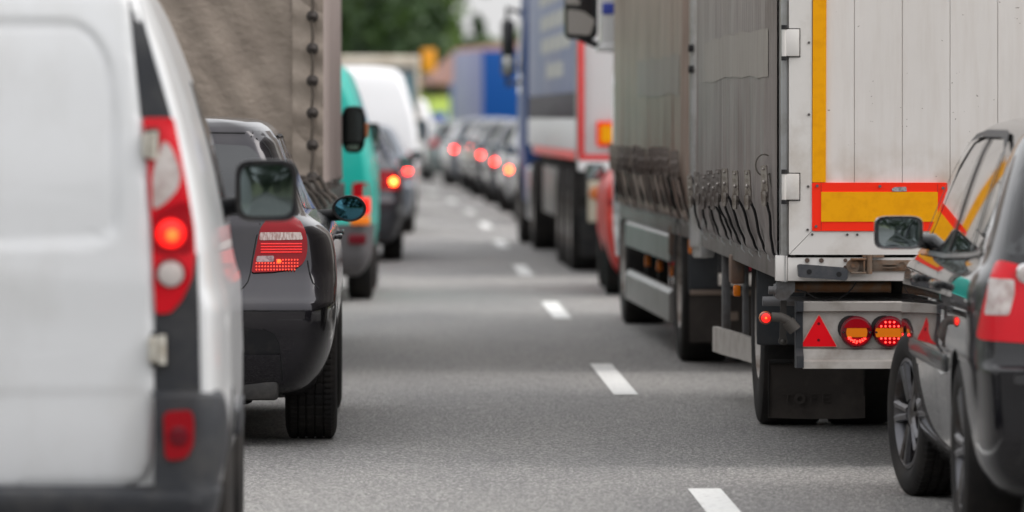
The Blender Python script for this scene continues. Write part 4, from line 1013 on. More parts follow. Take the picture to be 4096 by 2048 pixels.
    mb = MB(); a, z = C(400, 472); mb.cyl((a, .25, z), (-a, .25, z), .020, n=16); mb.build('cross_tube', STEEL, t)
    mb = MB(); p = [C(585, 393), C(640, 405), C(700, 440), C(760, 462), C(830, 455), C(890, 420), C(925, 385), C(950, 348)]; mb.tube([(x, -.0 + .03, z) for x, z in p], .003, 6); mb.build('cable', BLACKP, t)
    # rear under-run bar carrying the lamps
    mb = MB(); x0, z1 = C(622, 462); z0 = C(0, 868)[1]; yb = .02
    prof = [(yb - .035, z1), (yb - .038, C(0, 468)[1]), (yb - .03, C(0, 520)[1]), (yb, C(0, 528)[1]), (yb, C(0, 745)[1]), (yb - .012, C(0, 756)[1]), (yb - .016, C(0, 815)[1]), (yb - .05, C(0, 825)[1]), (yb - .05, z0), (yb + .05, z0), (yb + .05, z1)]
    mb.prism(prof, 'x', x0, -x0); ub = mb.build('underrun_bar', ALU, t, 25)
    for s in (1, -1):
        mb = MB(); a, b = C(580, 0)[0], C(624, 0)[0]
        pe = [(yb - .055, C(0, 460)[1]), (yb - .055, C(0, 522)[1]), (yb - .015, C(0, 530)[1]), (yb - .015, C(0, 745)[1]), (yb - .07, C(0, 790)[1]), (yb - .07, C(0, 862)[1]), (yb + .06, C(0, 868)[1]), (yb + .06, C(0, 460)[1])]
        mb.prism(pe, 'x', s * a, s * b); mb.build('bar_end_cap', GREYP, t, 25)
        q = lambda pts: [(s * p[0], p[1]) for p in pts]
        tri = [C(603, 740) + (.006,), C(722, 536) + (.006,), C(836, 740) + (.006,)]
        mb = MB(); mb.prism(q(rp(tri, .006)), 'y', yb - .010, yb + .0); tr = mb.build('reflector_triangle', mat('triangle_edge', (.55, .40, .34), .4), t)
        tri = [C(610, 736) + (.004,), C(722, 544) + (.004,), C(829, 736) + (.004,)]
        mb = MB(); mb.prism(q(rp(tri, .004)), 'y', yb - .013, yb - .004); mb.build('red_reflector', mat('triangle_red', (.80, .004, .012), .35, spec=.2), tr)
        mb = MB()
        for u, v in ((720, 598), (719, 697)): x, z = C(u, v); mb.cyl((s * x, yb - .0145, z), (s * x, yb - .010, z), .0065, n=6)
        mb.build('reflector_stud', REDLD, tr)
        for li, (u, v, r) in enumerate(((947, 648, .067), (1147, 648, .067))):
            x, z = C(u, v); x *= s
            mb = MB(); mb.cyl((x - .022, yb - .008, z + .014), (x - .022, yb, z + .014), .055, n=20); mb.build('lamp_gasket', BLACKP, t)
            la = disc_lamp(t, (x, yb - .03, z), r, REDLD, 'tail_light', .018, 40)
            mb = MB(); mb.cyl((x, yb - .03, z), (x, yb, z), r, n=40, caps=False); mb.build('lamp_housing', REDLD, la)
            yo = yb - .050
            def chord(z0, z1, rr, n=14):
                p = [(math.sqrt(max(0, rr * rr - zz * zz)), zz) for zz in [z0 + (z1 - z0) * i / n for i in range(n + 1)]]
                return [(x + a, z + b) for a, b in p] + [(x - a, z + b) for a, b in reversed(p)]
            mb = MB(); mb.prism(chord(.018, .056, .057), 'y', yo, yo + .012); mb.build('tail_lens', REDL, la)
            mb = MB(); mb.prism(chord(-.020, .017, .044 if li == 0 else .060), 'y', yo - .002, yo + .012); mb.build('indicator_lens', ORANGEL, la)
            mb = MB(); mb.prism(chord(-.056, -.021, .057), 'y', yo, yo + .012); mb.build('brake_lens', REDL, la)
            LED = mat('lit_led', (.9, .06, .04), .3, emit=(1, .04, .03), es=3.5)
            mb = MB(); rn = random.Random(5)
            if li == 0:
                for k in range(-3, 4):
                    aa = -math.pi / 2 + k * .30
                    for _ in range(9): mb.ball((x + (.040 + rn.uniform(-.007, .007)) * math.cos(aa) + rn.uniform(-.003, .003), yo - .002, z + (.040 + rn.uniform(-.007, .007)) * math.sin(aa)), .0022, 6, 4)
            else:
                for dz in (.042, .025, -.026, -.042):
                    for dx in (-.036, -.018, 0, .018, .036):
                        if abs(dz) > .03 and abs(dx) > .02: continue
                        mb.ball((x + dx, yo - .002, z + dz), .0042, 8, 5)
            mb.build('led_cluster', LED, la)
            mb = MB()
            for dx in (-.056, .056): mb.cyl((x + dx, yo - .003, z), (x + dx, yo + .01, z), .0045, n=10)
            mb.build('lamp_screw', CHROME, la)
        # outrigger marker lamp on a ribbed rubber arm
        mb = MB(); pts = [C(432, 556), C(490, 558), C(525, 575), C(550, 600), C(578, 635)]
        mb.tube([(s * p[0], -.01, p[1]) for p in pts], [.020, .020, .021, .024, .026], 12)
        for k in range(5): a = Vector(C(535 + k * 9, 588 + k * 11)); mb.cyl((s * a.x - .003, -.012, a.y + .004), (s * a.x + .003, -.012, a.y - .004), .028, n=14)
        ar = mb.build('marker_arm', mat('arm_rubber', (.055, .048, .042), .7), t)
        x, z = C(397, 562); lm = disc_lamp(ar, (s * x, -.012, z), .026, mat('marker_housing', (.30, .03, .02), .3), 'marker_lamp', .012)
        mb = MB(); mb.cyl((s * x, -.008, z), (s * x, .022, z), .027, n=20); mb.build('lamp_housing', ORANGEL, lm)
        disc_lamp(lm, (s * x, -.018, z), .020, LITRED, 'lit_lens', .008); disc_lamp(lm, (s * x, -.027, z), .005, LITCORE, 'bulb', .002)
        # slotted bracket below the arm
        mb = MB(); mb.prism(q(rp([C(496, 460), C(535, 460), C(532, 690), C(541, 705), C(538, 727), C(520, 734), C(492, 728), C(481, 708), C(492, 690)], .006)), 'y', .10, .115); x, z = C(512, 712); mb.ball((s * x, .098, z), .012, 10, 6); mb.build('hanger_bracket', mat('dull_bracket', (.05, .046, .042), .6, .2), t)
    # chassis
    mb = MB()
    for x in (-.5, .5): mb.box(x - .06, x + .06, .15, L, .60, .88, .01)
    for y in (1.2, 2.9, 4.2, 5.6): mb.box(-1.2, 1.2, y - .04, y + .04, .77, .87)
    mb.box(-1.15, 1.15, .35, .42, .45, .72); mb.build('chassis', FRAME, t)
    # wheels, mudguards, flaps : two axles
    for ya in (3.60,):
        mb = MB(); mb.cyl((-1.1, ya, .48), (1.1, ya, .48), .07, n=14); mb.build('axle', FRAME, t)
        for s in (1, -1):
            wheel(t, s, s * 1.165, ya, .50, .30, .29, 'truck')
            wheel(t, s, s * .83, ya, .50, .30, .29, 'truck')
    for s in (1, -1):
        mb = MB()
        def guard(u, v, th=0):
            a = math.radians(168 - u * 95); x = 1.245 - .62 * v
            return (s * x, 3.15 - (.60 - th) * math.cos(a) * -1, .50 + (.60 - th) * math.sin(a))
        def g2(u, v): 
            a = math.radians(-8 + u * 100); return (s * (1.20 - .60 * v), 3.60 - (.60) * math.cos(a), .52 + .60 * math.sin(a))
        def g3(u, v):
            a = math.radians(-8 + u * 100); return (s * (1.20 - .60 * v), 3.60 - (.585) * math.cos(a), .52 + .585 * math.sin(a))
        mb.grid(g2, 20, 6); mb.grid(g3, 20, 6); mb.box(s * 1.20, s * .60, 2.98, 3.01, .40, .86, .008)
        mb.build('mudguard', mat('mudguard_plastic', (.022, .026, .032), .5, c2=(.04, .04, .042), ns=6), t)
        # flap, hung just behind the wheel
        sc = 24010 / 27.95; fx = lambda u: ((2800 + u / 1.5156 - 2048) / sc - 2.40 + .03); fz = lambda v: 1.46 - (900 + v / 1.5156 - 472) / sc
        mb = MB(); x0, x1 = fx(443), fx(1030); 
        def flap(u, v):
            return (s * (x0 + (x1 - x0) * u), 2.87 + .02 * math.sin(u * 5) * v, fz(815) + (fz(1168) - .006 * math.sin(u * math.pi) - fz(815)) * v)
        def flapb(u, v): p = flap(u, v); return (p[0], p[1] + .008, p[2])
        mb.grid(flap, 20, 12); mb.grid(flapb, 20, 12)
        fl = mb.build('mudflap', mat('flap_rubber', (.042, .036, .033), .8, spec=.2, c2=(.062, .053, .047), ns=4, bump=.15, bs=30), t, 60)
        mb = MB()
        for (u0, u1, v0, v1) in ((443, 452, 815, 1160), (1020, 1030, 815, 1160)): mb.box(s * fx(u0), s * fx(u1), 2.858, 2.866, fz(v1), fz(v0), .002)
        mb.box(s * fx(455), s * fx(590), 2.845, 2.866, fz(838), fz(815), .003); mb.build('flap_edge', STEEL if False else FRAME, fl)
        LM = mat('flap_rubber', (0, 0, 0))
        mb = MB(); a = (fx(635), fz(1052)); mb.lathe([(.026, -.002), (.012, -.002), (.012, .002), (.026, .002), (.026, -.002)], (s * a[0], 2.864, a[1]), 24, 'y'); mb.build('letter', LM, fl)
        z0_, z1_ = fz(1075), fz(1020)
        if s > 0:
            for bars in ([(530, 590, 1, .87), (556, 564, 1, 0)], [(700, 706, 1, 0), (700, 745, 1, .87), (700, 735, .58, .45)], [(775, 781, 1, 0), (775, 820, 1, .87), (775, 815, .58, .45), (775, 820, .13, 0)]):
                mb = MB()
                for k, (ua, ub, ha, hb) in enumerate(bars): mb.box(fx(ua), fx(ub), 2.8645 - k * .0003, 2.868, z0_ + (z1_ - z0_) * hb, z0_ + (z1_ - z0_) * ha)
                mb.build('letter', LM, fl)
    # side guard: bent board on two uprights, ahead of the wheels
    for s in (1, -1):
        mb = MB(); bd = [(5.55, 1.225), (5.9, 1.225), (6.35, 1.22), (6.60, 1.20)]
        # short bent board
        pts = [(4.95, 1.08), (5.3, 1.15), (5.8, 1.215), (6.35, 1.232)]
        vs = []; zt_ = [.345, .365, .375, .37]; zb_ = [.225, .24, .245, .24]
        for (y, x), a, b in zip(pts, zb_, zt_): vs += [(s * x, y, a), (s * x, y, b), (s * (x - .03), y, a), (s * (x - .03), y, b)]
        fs = []
        for k in range(3):
            o = 4 * k; fs += [(o, o + 4, o + 5, o + 1), (o + 2, o + 3, o + 7, o + 6), (o, o + 2, o + 6, o + 4), (o + 1, o + 5, o + 7, o + 3)]
        fs += [(0, 1, 3, 2), (12, 14, 15, 13)]
        mb.add(vs, fs); sg = mb.build('side_guard', ALU, t, 25)
        mb = MB(); mb.box(s * 1.16, s * 1.20, 5.95, 6.07, .30, .80, .006); mb.build('guard_upright', STEEL, t); mb = MB(); mb.box(s * 1.10, s * 1.13, 5.35, 5.41, .35, .80, .006); mb.build('guard_upright', STEEL, t)
        mb = MB(); mb.box(s * 1.205, s * 1.272, 3.98 - .09, 3.98 + .09, .66, .80, .01); mb.build('beam_bracket', mat('rusty_bracket', (.16, .10, .07), .7, c2=(.10, .08, .07), ns=12), t)
        mb = MB(); mb.box(s * 1.225, s * 1.26, 3.86, 3.91, .60, .655, .008); mb.build('side_marker', ORANGEL, t)
    # the curtain
    rnd = random.Random(3)
    ybs = [.24, .93, 1.61, 2.21, 2.86, 3.41, 3.98, 4.58, 5.16, 5.73, 6.25]
    bulge = lambda y: .030 + .045 * min(1, y / 2.0) * (1 if y < 3.6 else max(0, 1 - (y - 3.6) / 2.4))
    f = curtain_fn(XL, ybs, .10, L, .862, TOP - .1, bulge, rnd, .011)
    curtain(t, f, .10, L - .02, .862, TOP - .06, CUR1, 260)
    straps(t, f, ybs, lambda y: 1.176 - .014 * y, .872, rnd)
    # curled tensioner strap by the rear post
    mb = MB(); c = (0, 0); n = 26; vs = []; zc = 1.215
    for k in range(n + 1):
        q = k / n
        if q < .7:
            a = math.radians(-20 + 290 * q / .7); yy = .34 + .0 ; dy = .20 * math.sin(a) ; dz = .05 * math.cos(a)
            vs.append((f(.3, 1.2) - .03 - .02 * math.sin(q * 4) - .035 * (math.sin(a) + 1) * .5, .25, zc + .045 * math.sin(a + 1.2)))
    loop = []
    for k in range(20):
        a = math.radians(60 + 250 * k / 19); loop.append((XL - .052 + .036 * math.cos(a) - .004, .26, 1.262 + .045 * math.sin(a)))
    loop += [(XL - .03, .25, 1.19), (XL - .018, .22, 1.15), (XL - .016, .18, 1.11)]
    mb.tube(loop, .0035, 6); mb.build('tension_strap', mat('strap_olive', (.09, .08, .065), .6), t)
    # paler patches on the curtain where lettering was taken off
    global cpatch
    def cpatch(poly, nm, f=f, t=t):
        ol = densify(poly, .05); vs = [Vector(p) for p in ol]; m = len(ol)
        us = [p[0] for p in ol]; ws = [p[1] for p in ol]; z = min(ws) + .03
        while z < max(ws):
            y = min(us) + .04
            while y < max(us):
                if inside((y, z), ol) and seg_dist((y, z), ol) > .015: vs.append(Vector((y, z)))
                y += .06
            z += .05
        ov, oe, of, _, _, _ = geometry.delaunay_2d_cdt(vs, [(i, (i + 1) % m) for i in range(m)], [], 1, 1e-6)
        mb = MB(); mb.add([(f(p.x, p.y) - .003, p.x, p.y) for p in ov], [tuple(q) for q in of]); return mb.build(nm, CURP, t, 60)
    rr = random.Random(9)
    top = [(.28 + 4.9 * i / 12, 1.84 + .012 * rr.uniform(-1, 1) - .0 * i) for i in range(13)]; bot = [(5.18 - 4.9 * i / 12, 1.64 + .012 * rr.uniform(-1, 1)) for i in range(13)]
    cpatch(top + bot, 'faded_patch')
build_trailer()

def build_lorry():
    t = thing('curtain_lorry', 'grey curtain sided lorry with two side boards, towing the white doored trailer', 'lorry', (2.325, 34.4, 0), 2.1)
    XL, L, TOP = -1.275, 8.15, 3.85
    mb = MB(); mb.box(XL + .05, 1.22, .06, L, .90, 1.0); mb.build('floor', FRAME, t)
    mb = MB(); mb.box(XL + .02, 1.25, .02, L, TOP - .03, TOP, .01); mb.build('roof', WFRAME, t)
    mb = MB(); mb.box(XL + .04, 1.235, L - .06, L, .9, TOP - .035, .01); mb.box(XL + .06, 1.215, .0, .05, .9, TOP - .035, .01); mb.build('end_wall', WFRAME, t)
    mb = MB(); mb.box(1.245, 1.275, .1, L - .1, .86, TOP - .04, .01); mb.build('side_curtain', CUR2, t)
    mb = MB(); mb.box(XL + .012, XL + .06, .03, L - .05, .755, .885, .006); mb.box(1.215, 1.263, .03, L - .05, .755, .885, .006); mb.build('side_beam', mat('beam_grey', (0, 0, 0)), t)
    for s in (-1, 1):
        mb = MB(); mb.box(s * 1.305, s * 1.262, -.02, .09, .72, TOP - .04, .008); mb.box(s * 1.285, s * 1.20, .0, .1, .66, TOP - .05, .008); p = mb.build('corner_post', SILVER, t)
        mb = MB()
        for z in (1.74, 1.86, 2.7, 1.10): mb.box(s * 1.318, s * 1.285, -.05, .02, z - .022, z + .022, .008)
        mb.build('post_catch', BLACKP, p)
    rnd = random.Random(11)
    ybs = [.35 + .385 * i for i in range(21)]
    f = curtain_fn(XL, ybs, .08, L, .855, TOP - .1, lambda y: .05, rnd, .014)
    curtain(t, f, .10, L - .02, .855, TOP - .06, CUR2, 330, 34)
    straps(t, f, ybs, lambda y: 1.20, .865, rnd, 0, .03)
    rr = random.Random(8); cpatch([(.5 + 4.3 * i / 10, 1.83 + .015 * rr.uniform(-1, 1)) for i in range(11)] + [(4.8 - 4.3 * i / 10, 1.60 + .015 * rr.uniform(-1, 1)) for i in range(11)], 'faded_patch', f, t)
    # chassis and running gear
    mb = MB()
    for x in (-.45, .45): mb.box(x - .05, x + .05, .2, L + 2, .60, .86, .01)
    mb.box(-.9, .9, 2.3, 6.6, .45, .86, .02)
    for y in (.5, 2.4, 4.4, 6.4): mb.box(-1.2, 1.2, y - .04, y + .04, .77, .87)
    mb.build('chassis', FRAME, t)
    mb = MB(); mb.box(-.12, .12, -2.4, .3, .42, .52, .02); mb.build('drawbar', FRAME, t)
    for s in (1, -1):
        wheel(t, s, s * 1.262, 1.75, .48, .29, .29, 'truck'); wheel(t, s, s * .93, 1.75, .48, .29, .29, 'truck')
        wheel(t, s, s * 1.235, 8.35, .48, .31, .29, 'truck')
        mb = MB()
        mb.grid(lambda u, v: (s * (1.24 - .64 * v), 1.75 - .58 * math.cos(math.radians(-6 + 190 * u)), .50 + .58 * math.sin(math.radians(-6 + 190 * u))), 24, 4)
        mb.box(s * 1.24, s * .60, 1.12, 1.16, .42, .84, .01)
        mb.build('mudguard', mat('mudguard_plastic', (0, 0, 0)), t)
        sc = 418 * 1.59 * 1.0; mb = MB(); mb.box(s * 1.235, s * .62, 1.10, 1.115, .135, .44, .004); fl = mb.build('mudflap', mat('flap_rubber', (0, 0, 0)), t)
        mb = MB(); mb.box(s * 1.235, s * .62, 1.085, 1.10, .415, .445, .004); mb.build('flap_clamp', mat('tan_clamp', (.20, .15, .12), .6), fl)
        mb = MB(); mb.box(s * 1.00, s * .95, 1.092, 1.0995, .265, .315); mb.build('flap_lettering', mat('tan_clamp', (0, 0, 0)), fl)
        # two side boards
        for z0, z1 in ((.575, .755), (.205, .405)):
            mb = MB(); y0, y1 = 2.62, 7.45; xo = s * 1.262
            mb.prism([(0, z0), (-.022, z0 + .01), (-.022, z1 - .035), (-.03, z1 - .028), (-.006, z1), (.03, z1), (.03, z0)], 'y', y0, y1) if False else None
            pr = [(xo, z0), (xo, z1 - .028), (xo - s * .022, z1), (xo - s * .05, z1), (xo - s * .05, z0)]
            mb.prism([(p[0], p[1]) for p in pr], 'y', y0, y1); mb.build('side_board', mat('board_grey', (.26, .25, .24), .38, .3, c2=(.19, .175, .165), ns=2.5), t, 20)
        for y in (3.3, 4.6, 5.9):
            mb = MB(); mb.box(s * 1.20, s * 1.21, y - .04, y + .04, .22, .80); mb.build('board_upright', FRAME, t)
            mb = MB(); mb.box(s * 1.19, s * 1.225, y - .16, y - .10, .47, .54, .008); mb.build('side_marker', ORANGEL, t)
        mb = MB(); mb.box(s * 1.21, s * 1.25, .98, 1.04, .66, .75, .008); mb.build('side_marker', ORANGEL, t)
        mb = MB(); mb.box(s * 1.19, s * 1.268, .30, .44, .66, .80, .01); mb.build('beam_bracket', mat('rusty_bracket', (0, 0, 0)), t)
        mb = MB(); mb.box(s * 1.17, s * 1.27, 2.45, 2.60, .62, .80, .01); mb.build('beam_bracket', mat('rusty_bracket', (0, 0, 0)), t)
    # rear lamps of the lorry under the drawbar gap
    mb = MB(); mb.box(-1.14, 1.14, .02, .10, .50, .57, .006); ub = mb.build('underrun_bar', ALU, t)
    for s in (1, -1):
        mb = MB(); mb.box(s * 1.14, s * .70, .03, .10, .57, .78, .012); hb = mb.build('lamp_panel', BLACKP, t)
        mb = MB(); mb.box(s * 1.12, s * 1.07, .0, .035, .64, .76, .008); mb.build('indicator_lens', ORANGEL, hb)
        mb = MB(); mb.box(s * 1.06, s * .74, .0, .035, .585, .635, .008); mb.build('tail_light', REDLD, hb)
        disc_lamp(hb, (s * 1.03, .01, .745), .014, LITRED, 'marker_lamp', .01)
    # cab
    CW = mat('cab_white', (.72, .72, .72), .3, coat=.8)
    K = [(.45, L + .15, L + 2.3, 1.20, .1, .1, 0), (.7, L + .10, L + 2.4, 1.215, .1, .1, 0), (1.5, L + .10, L + 2.4, 1.22, .1, .1, 0), (2.2, L + .10, L + 2.35, 1.20, .1, .1, 0), (3.2, L + .15, L + 2.0, 1.16, .1, .1, 0), (3.6, L + .2, L + 1.7, 1.10, .1, .1, 0), (3.65, L + .4, L + 1.4, .8, .1, .1, 0)]
    o, bvh = body(K, 'cab', CW, t, nz=20, nside=6)
    for s in (1, -1):
        ax = 'right' if s > 0 else 'left'
        patch(bvh, rp([(L + 1.2, 1.7), (L + 2.1, 1.7), (L + 1.9, 2.5), (L + 1.2, 2.5)], .05), ax, 'side_window', GLASSD, t, step=.15)
    # the mirror cluster standing out from the cab on the left
    for s in (-1, 1):
        mb = MB(); X = lambda v: s * v
        mb.box(X(1.40), X(1.64), 8.50, 8.62, 2.02, 2.62, .05, 3); mb.box(X(1.42), X(1.63), 8.50, 8.60, 2.66, 2.98, .05, 3)
        mb.tube([(X(1.05), 8.6, 1.93), (X(1.35), 8.56, 1.96), (X(1.52), 8.55, 2.03), (X(1.60), 8.55, 2.3)], .028, 8); mb.tube([(X(1.1), 8.6, 3.05), (X(1.5), 8.56, 3.02), (X(1.55), 8.55, 2.9)], .025, 8)
        mo = mb.build('side_mirror', mat('mirror_black', (.010, .010, .013), .3, coat=.5), t)
        mb = MB(); mb.prism(rp([(X(1.62), 2.06), (X(1.46), 2.05), (X(1.42), 2.16), (X(1.50), 2.22), (X(1.62), 2.24)], .02), 'y', 8.485, 8.50); mb.prism(rp([(X(1.635), 2.27), (X(1.52), 2.27), (X(1.58), 2.36), (X(1.635), 2.37)], .02), 'y', 8.485, 8.50)
        mb.build('mirror_glass', mat('pale_mirror', (.6, .6, .58), .15, .7), mo)  # pale shapes painted in as reflections on the black mirror
        mb = MB(); mb.box(X(1.27), X(1.385), 8.42, 8.62, 1.97, 3.0, .03, 3); mb.box(X(1.27), X(1.41), 8.40, 8.62, 1.93, 1.99, .02, 2); mm = mb.build('mirror_stem', CW, t)
        mb = MB(); mb.box(X(1.29), X(1.375), 8.413, 8.42, 2.20, 2.28, .002); mb.build('blue_mark', mat('blue_letter', (.05, .08, .42), .4), mm)
build_lorry()
# ------------------------------------------------------------------ white semi trailer with its dark blue tractor
def build_semi():
    t = thing('semi_trailer', 'pale blue grey curtain semi trailer with a red edged white rear end', 'trailer', (1.871, 55.5, 0), 1.9)
    L, XL, TOP = 12.6, -1.275, 4.0
    WC_ = mat('semi_white', (.72, .72, .73), .4)
    mb = MB(); mb.box(-1.23, 1.23, .02, L, 1.07, TOP, .01); mb.build('body', WC_, t)
    for s in (-1, 1):
        mb = MB(); mb.box(s * 1.235, s * 1.268, .16, L, 1.70, TOP - .05, .008); sc = mb.build('side_curtain', mat('curtain_bluegrey', (.27, .31, .45), .55, spec=.2, c2=(.36, .38, .49), ns=.8, stretch=(1, .6, 1.4)), t)
        # big slanted pale letter blocks
        mb = MB()
        for k, (z0, ya_, yb_) in enumerate(((1.86, 3.2, 7.4), (2.13, 1.5, 9.0), (2.37, 1.3, 9.2), (2.63, 1.8, 9.4), (2.9, 1.4, 9.6), (3.2, 2.0, 9.0))):
            for q_ in range(5): y0 = ya_ + (yb_ - ya_) * q_ / 5; dy = (yb_ - ya_) / 5 * .86; mb.prism([(y0, z0 + .02), (y0 + dy, z0 + .0), (y0 + dy * .94, z0 + .15), (y0 + .05, z0 + .17)], 'x', s * 1.267, s * 1.270)
        mb.build('curtain_lettering', mat('pale_letter', (.50, .50, .47), .5), sc)
        mb = MB(); mb.box(s * 1.235, s * 1.272, .16, L, 1.46, 1.695, .004); mb.build('curtain_fringe', mat('dark_fringe', (.05, .048, .055), .7, c2=(.12, .11, .13), ns=3, stretch=(1, 8, 1)), t)
        mb = MB(); mb.box(s * 1.235, s * 1.275, .16, L, 1.16, 1.455, .004); mb.build('side_board', WC_, t)
        mb = MB(); mb.box(s * 1.24, s * 1.278, .5, L - 2.0, 1.07, 1.155, .004); mb.build('reflective_stripe', mat('pink_stripe', (.85, .16, .15), .4), t)
        mb = MB(); mb.box(s * 1.278, s * 1.20, -.02, .15, 1.05, TOP, .008); mb.build('corner_post', SILVER, t)
        mb = MB(); mb.box(s * 1.262, s * 1.208, -.036, -.02, 1.125, 2.35, .003); mb.build('red_edge', mat('red_edge', (.70, .03, .03), .4), t)
        mb = MB(); mb.prism(rp([(s * 1.09, 1.20), (s * .53, 1.20), (s * .53, 1.43), (s * 1.09, 1.43)], .01), 'y', -.034, -.015); br = mb.build('marker_board', REDR, t)
        mb = MB(); mb.box(s * 1.055, s * .565, -.042, -.030, 1.235, 1.395); mb.build('marker_centre', YEL, br)
        mb = MB(); mb.box(s * 1.17, s * .70, -.04, .02, .50, .95, .01); hb = mb.build('lamp_panel', mat('cream_panel', (.42, .38, .30), .5), t)
        disc_lamp(hb, (s * 1.10, -.05, .765), .06, mat('amber_dim', (.45, .12, .02), .3), 'indicator_lens', .02)
        mb = MB(); mb.box(s * 1.20, s * .6, .9, .92, .16, .62, .005); mb.build('mudflap', BLACKP, t)
        for ya in (2.1, 3.4, 4.9): wheel(t, s, s * 1.25, ya, .50, .38, .29, 'truck')
        mb = MB(); mb.box(s * 1.20, s * 1.22, 5.6, 9.5, .45, .95, .01); mb.build('side_board', mat('board_grey', (0, 0, 0)), t)
    mb = MB(); mb.box(-1.255, 1.255, -.032, -.02, 1.07, 1.122, .003); mb.build('red_edge', mat('red_edge', (0, 0, 0)), t)
    mb = MB(); mb.box(-1.26, 1.26, -.03, .1, .97, 1.065, .01); mb.build('rear_sill', WC_, t)
    mb = MB(); mb.box(-1.15, 1.15, .2, L - .2, .7, 1.06, .02); mb.box(-1.1, 1.1, .9, 1.2, .5, .9); mb.build('chassis', FRAME, t)
    t2 = thing('tractor_unit', 'dark blue lorry cab with black mirrors ahead of the pale blue grey trailer', 'lorry', (1.47, 66.6, 0), 2.4)
    BP = mat('navy_paint', (.012, .05, .19), .4, coat=.1, spec=.25)
    K = [(.5, 2.3, 4.3, 1.20, .1, .1, 0), (1.2, 2.2, 4.5, 1.24, .1, .1, 0), (2.0, 2.2, 4.5, 1.24, .1, .1, 0), (2.6, 2.2, 4.4, 1.22, .1, .1, 0), (3.4, 2.25, 3.9, 1.17, .1, .1, 0), (3.7, 2.4, 3.5, 1.0, .1, .1, 0), (3.75, 2.7, 3.2, .6, .1, .1, 0)]
    o, bvh = body(K, 'cab', BP, t2, nz=16, nside=6)
    mb = MB(); mb.box(-.5, .5, -.8, 3, .6, .95, .02); mb.build('chassis', FRAME, t2)
    for s in (1, -1):
        ax = 'right' if s > 0 else 'left'
        patch(bvh, rp([(3.2, 1.75), (4.2, 1.75), (4.0, 2.6), (3.2, 2.6)], .05), ax, 'side_window', GLASSD, t2, step=.2)
        mb = MB(); mb.box(s * 1.27, s * 1.43, 3.9, 4.05, 1.95, 2.62, .05, 3); mb.tube([(s * 1.2, 4.1, 2.7), (s * 1.36, 4, 2.75), (s * 1.36, 4, 2.6)], .03, 8); mb.tube([(s * 1.2, 4.1, 1.9), (s * 1.36, 4, 1.85), (s * 1.36, 4, 2.0)], .03, 8)
        mo = mb.build('side_mirror', mat('mirror_black', (0, 0, 0)), t2)
        mb = MB(); mb.box(s * 1.29, s * 1.41, 3.885, 3.90, 1.98, 2.18, .004); mb.build('mirror_glass', mat('pale_mirror', (0, 0, 0)), mo)
        mb = MB(); mb.box(s * 1.10, s * 1.20, 1.3, 2.15, .45, 3.3, .02) if False else mb.box(s * 1.12, s * 1.22, .9, 2.1, .30, .92, .08, 3); mb.build('fuel_tank', mat('tank_alu', (.6, .6, .62), .3, .8), t2)
        wheel(t2, s, s * 1.24, .2, .50, .5, .29, 'truck'); wheel(t2, s, s * 1.24, 3.7, .50, .3, .29, 'truck')
build_semi()

# ------------------------------------------------------------------ far blue container truck
def build_blue():
    t = thing('box_truck', 'bright blue box truck with a pale violet flank standing behind the far cars', 'lorry', (.26, 200, 0), 7.8)
    mb = MB(); mb.box(-1.24, 1.24, .0, 7.6, .95, 3.72, .03); mb.build('cargo_box', mat('truck_blue', (.002, .075, .32), .45, spec=.25), t)
    mb = MB(); mb.box(-1.27, -1.243, .05, 7.55, .97, 3.69, .01); mb.build('side_curtain', mat('pale_violet', (.24, .26, .45), .5, spec=.25, c2=(.29, .31, .46), ns=.7), t)
    mb = MB(); mb.box(-.8, .8, .2, 9.0, .5, .93, .02); mb.build('chassis', FRAME, t)
    mb = MB(); mb.box(-1.15, 1.15, 7.9, 9.6, .6, 2.7, .12, 3); cb = mb.build('cab', mat('truck_blue', (0, 0, 0)), t)
    for s in (1, -1):
        for y in (1.6, 8.6): wheel(t, s, s * 1.2, y, .46, .3, .27, 'truck')
        mb = MB(); mb.box(s * 1.05, s * .85, -.04, .0, .75, .9, .01); mb.build('tail_light', REDL, t)
build_blue()

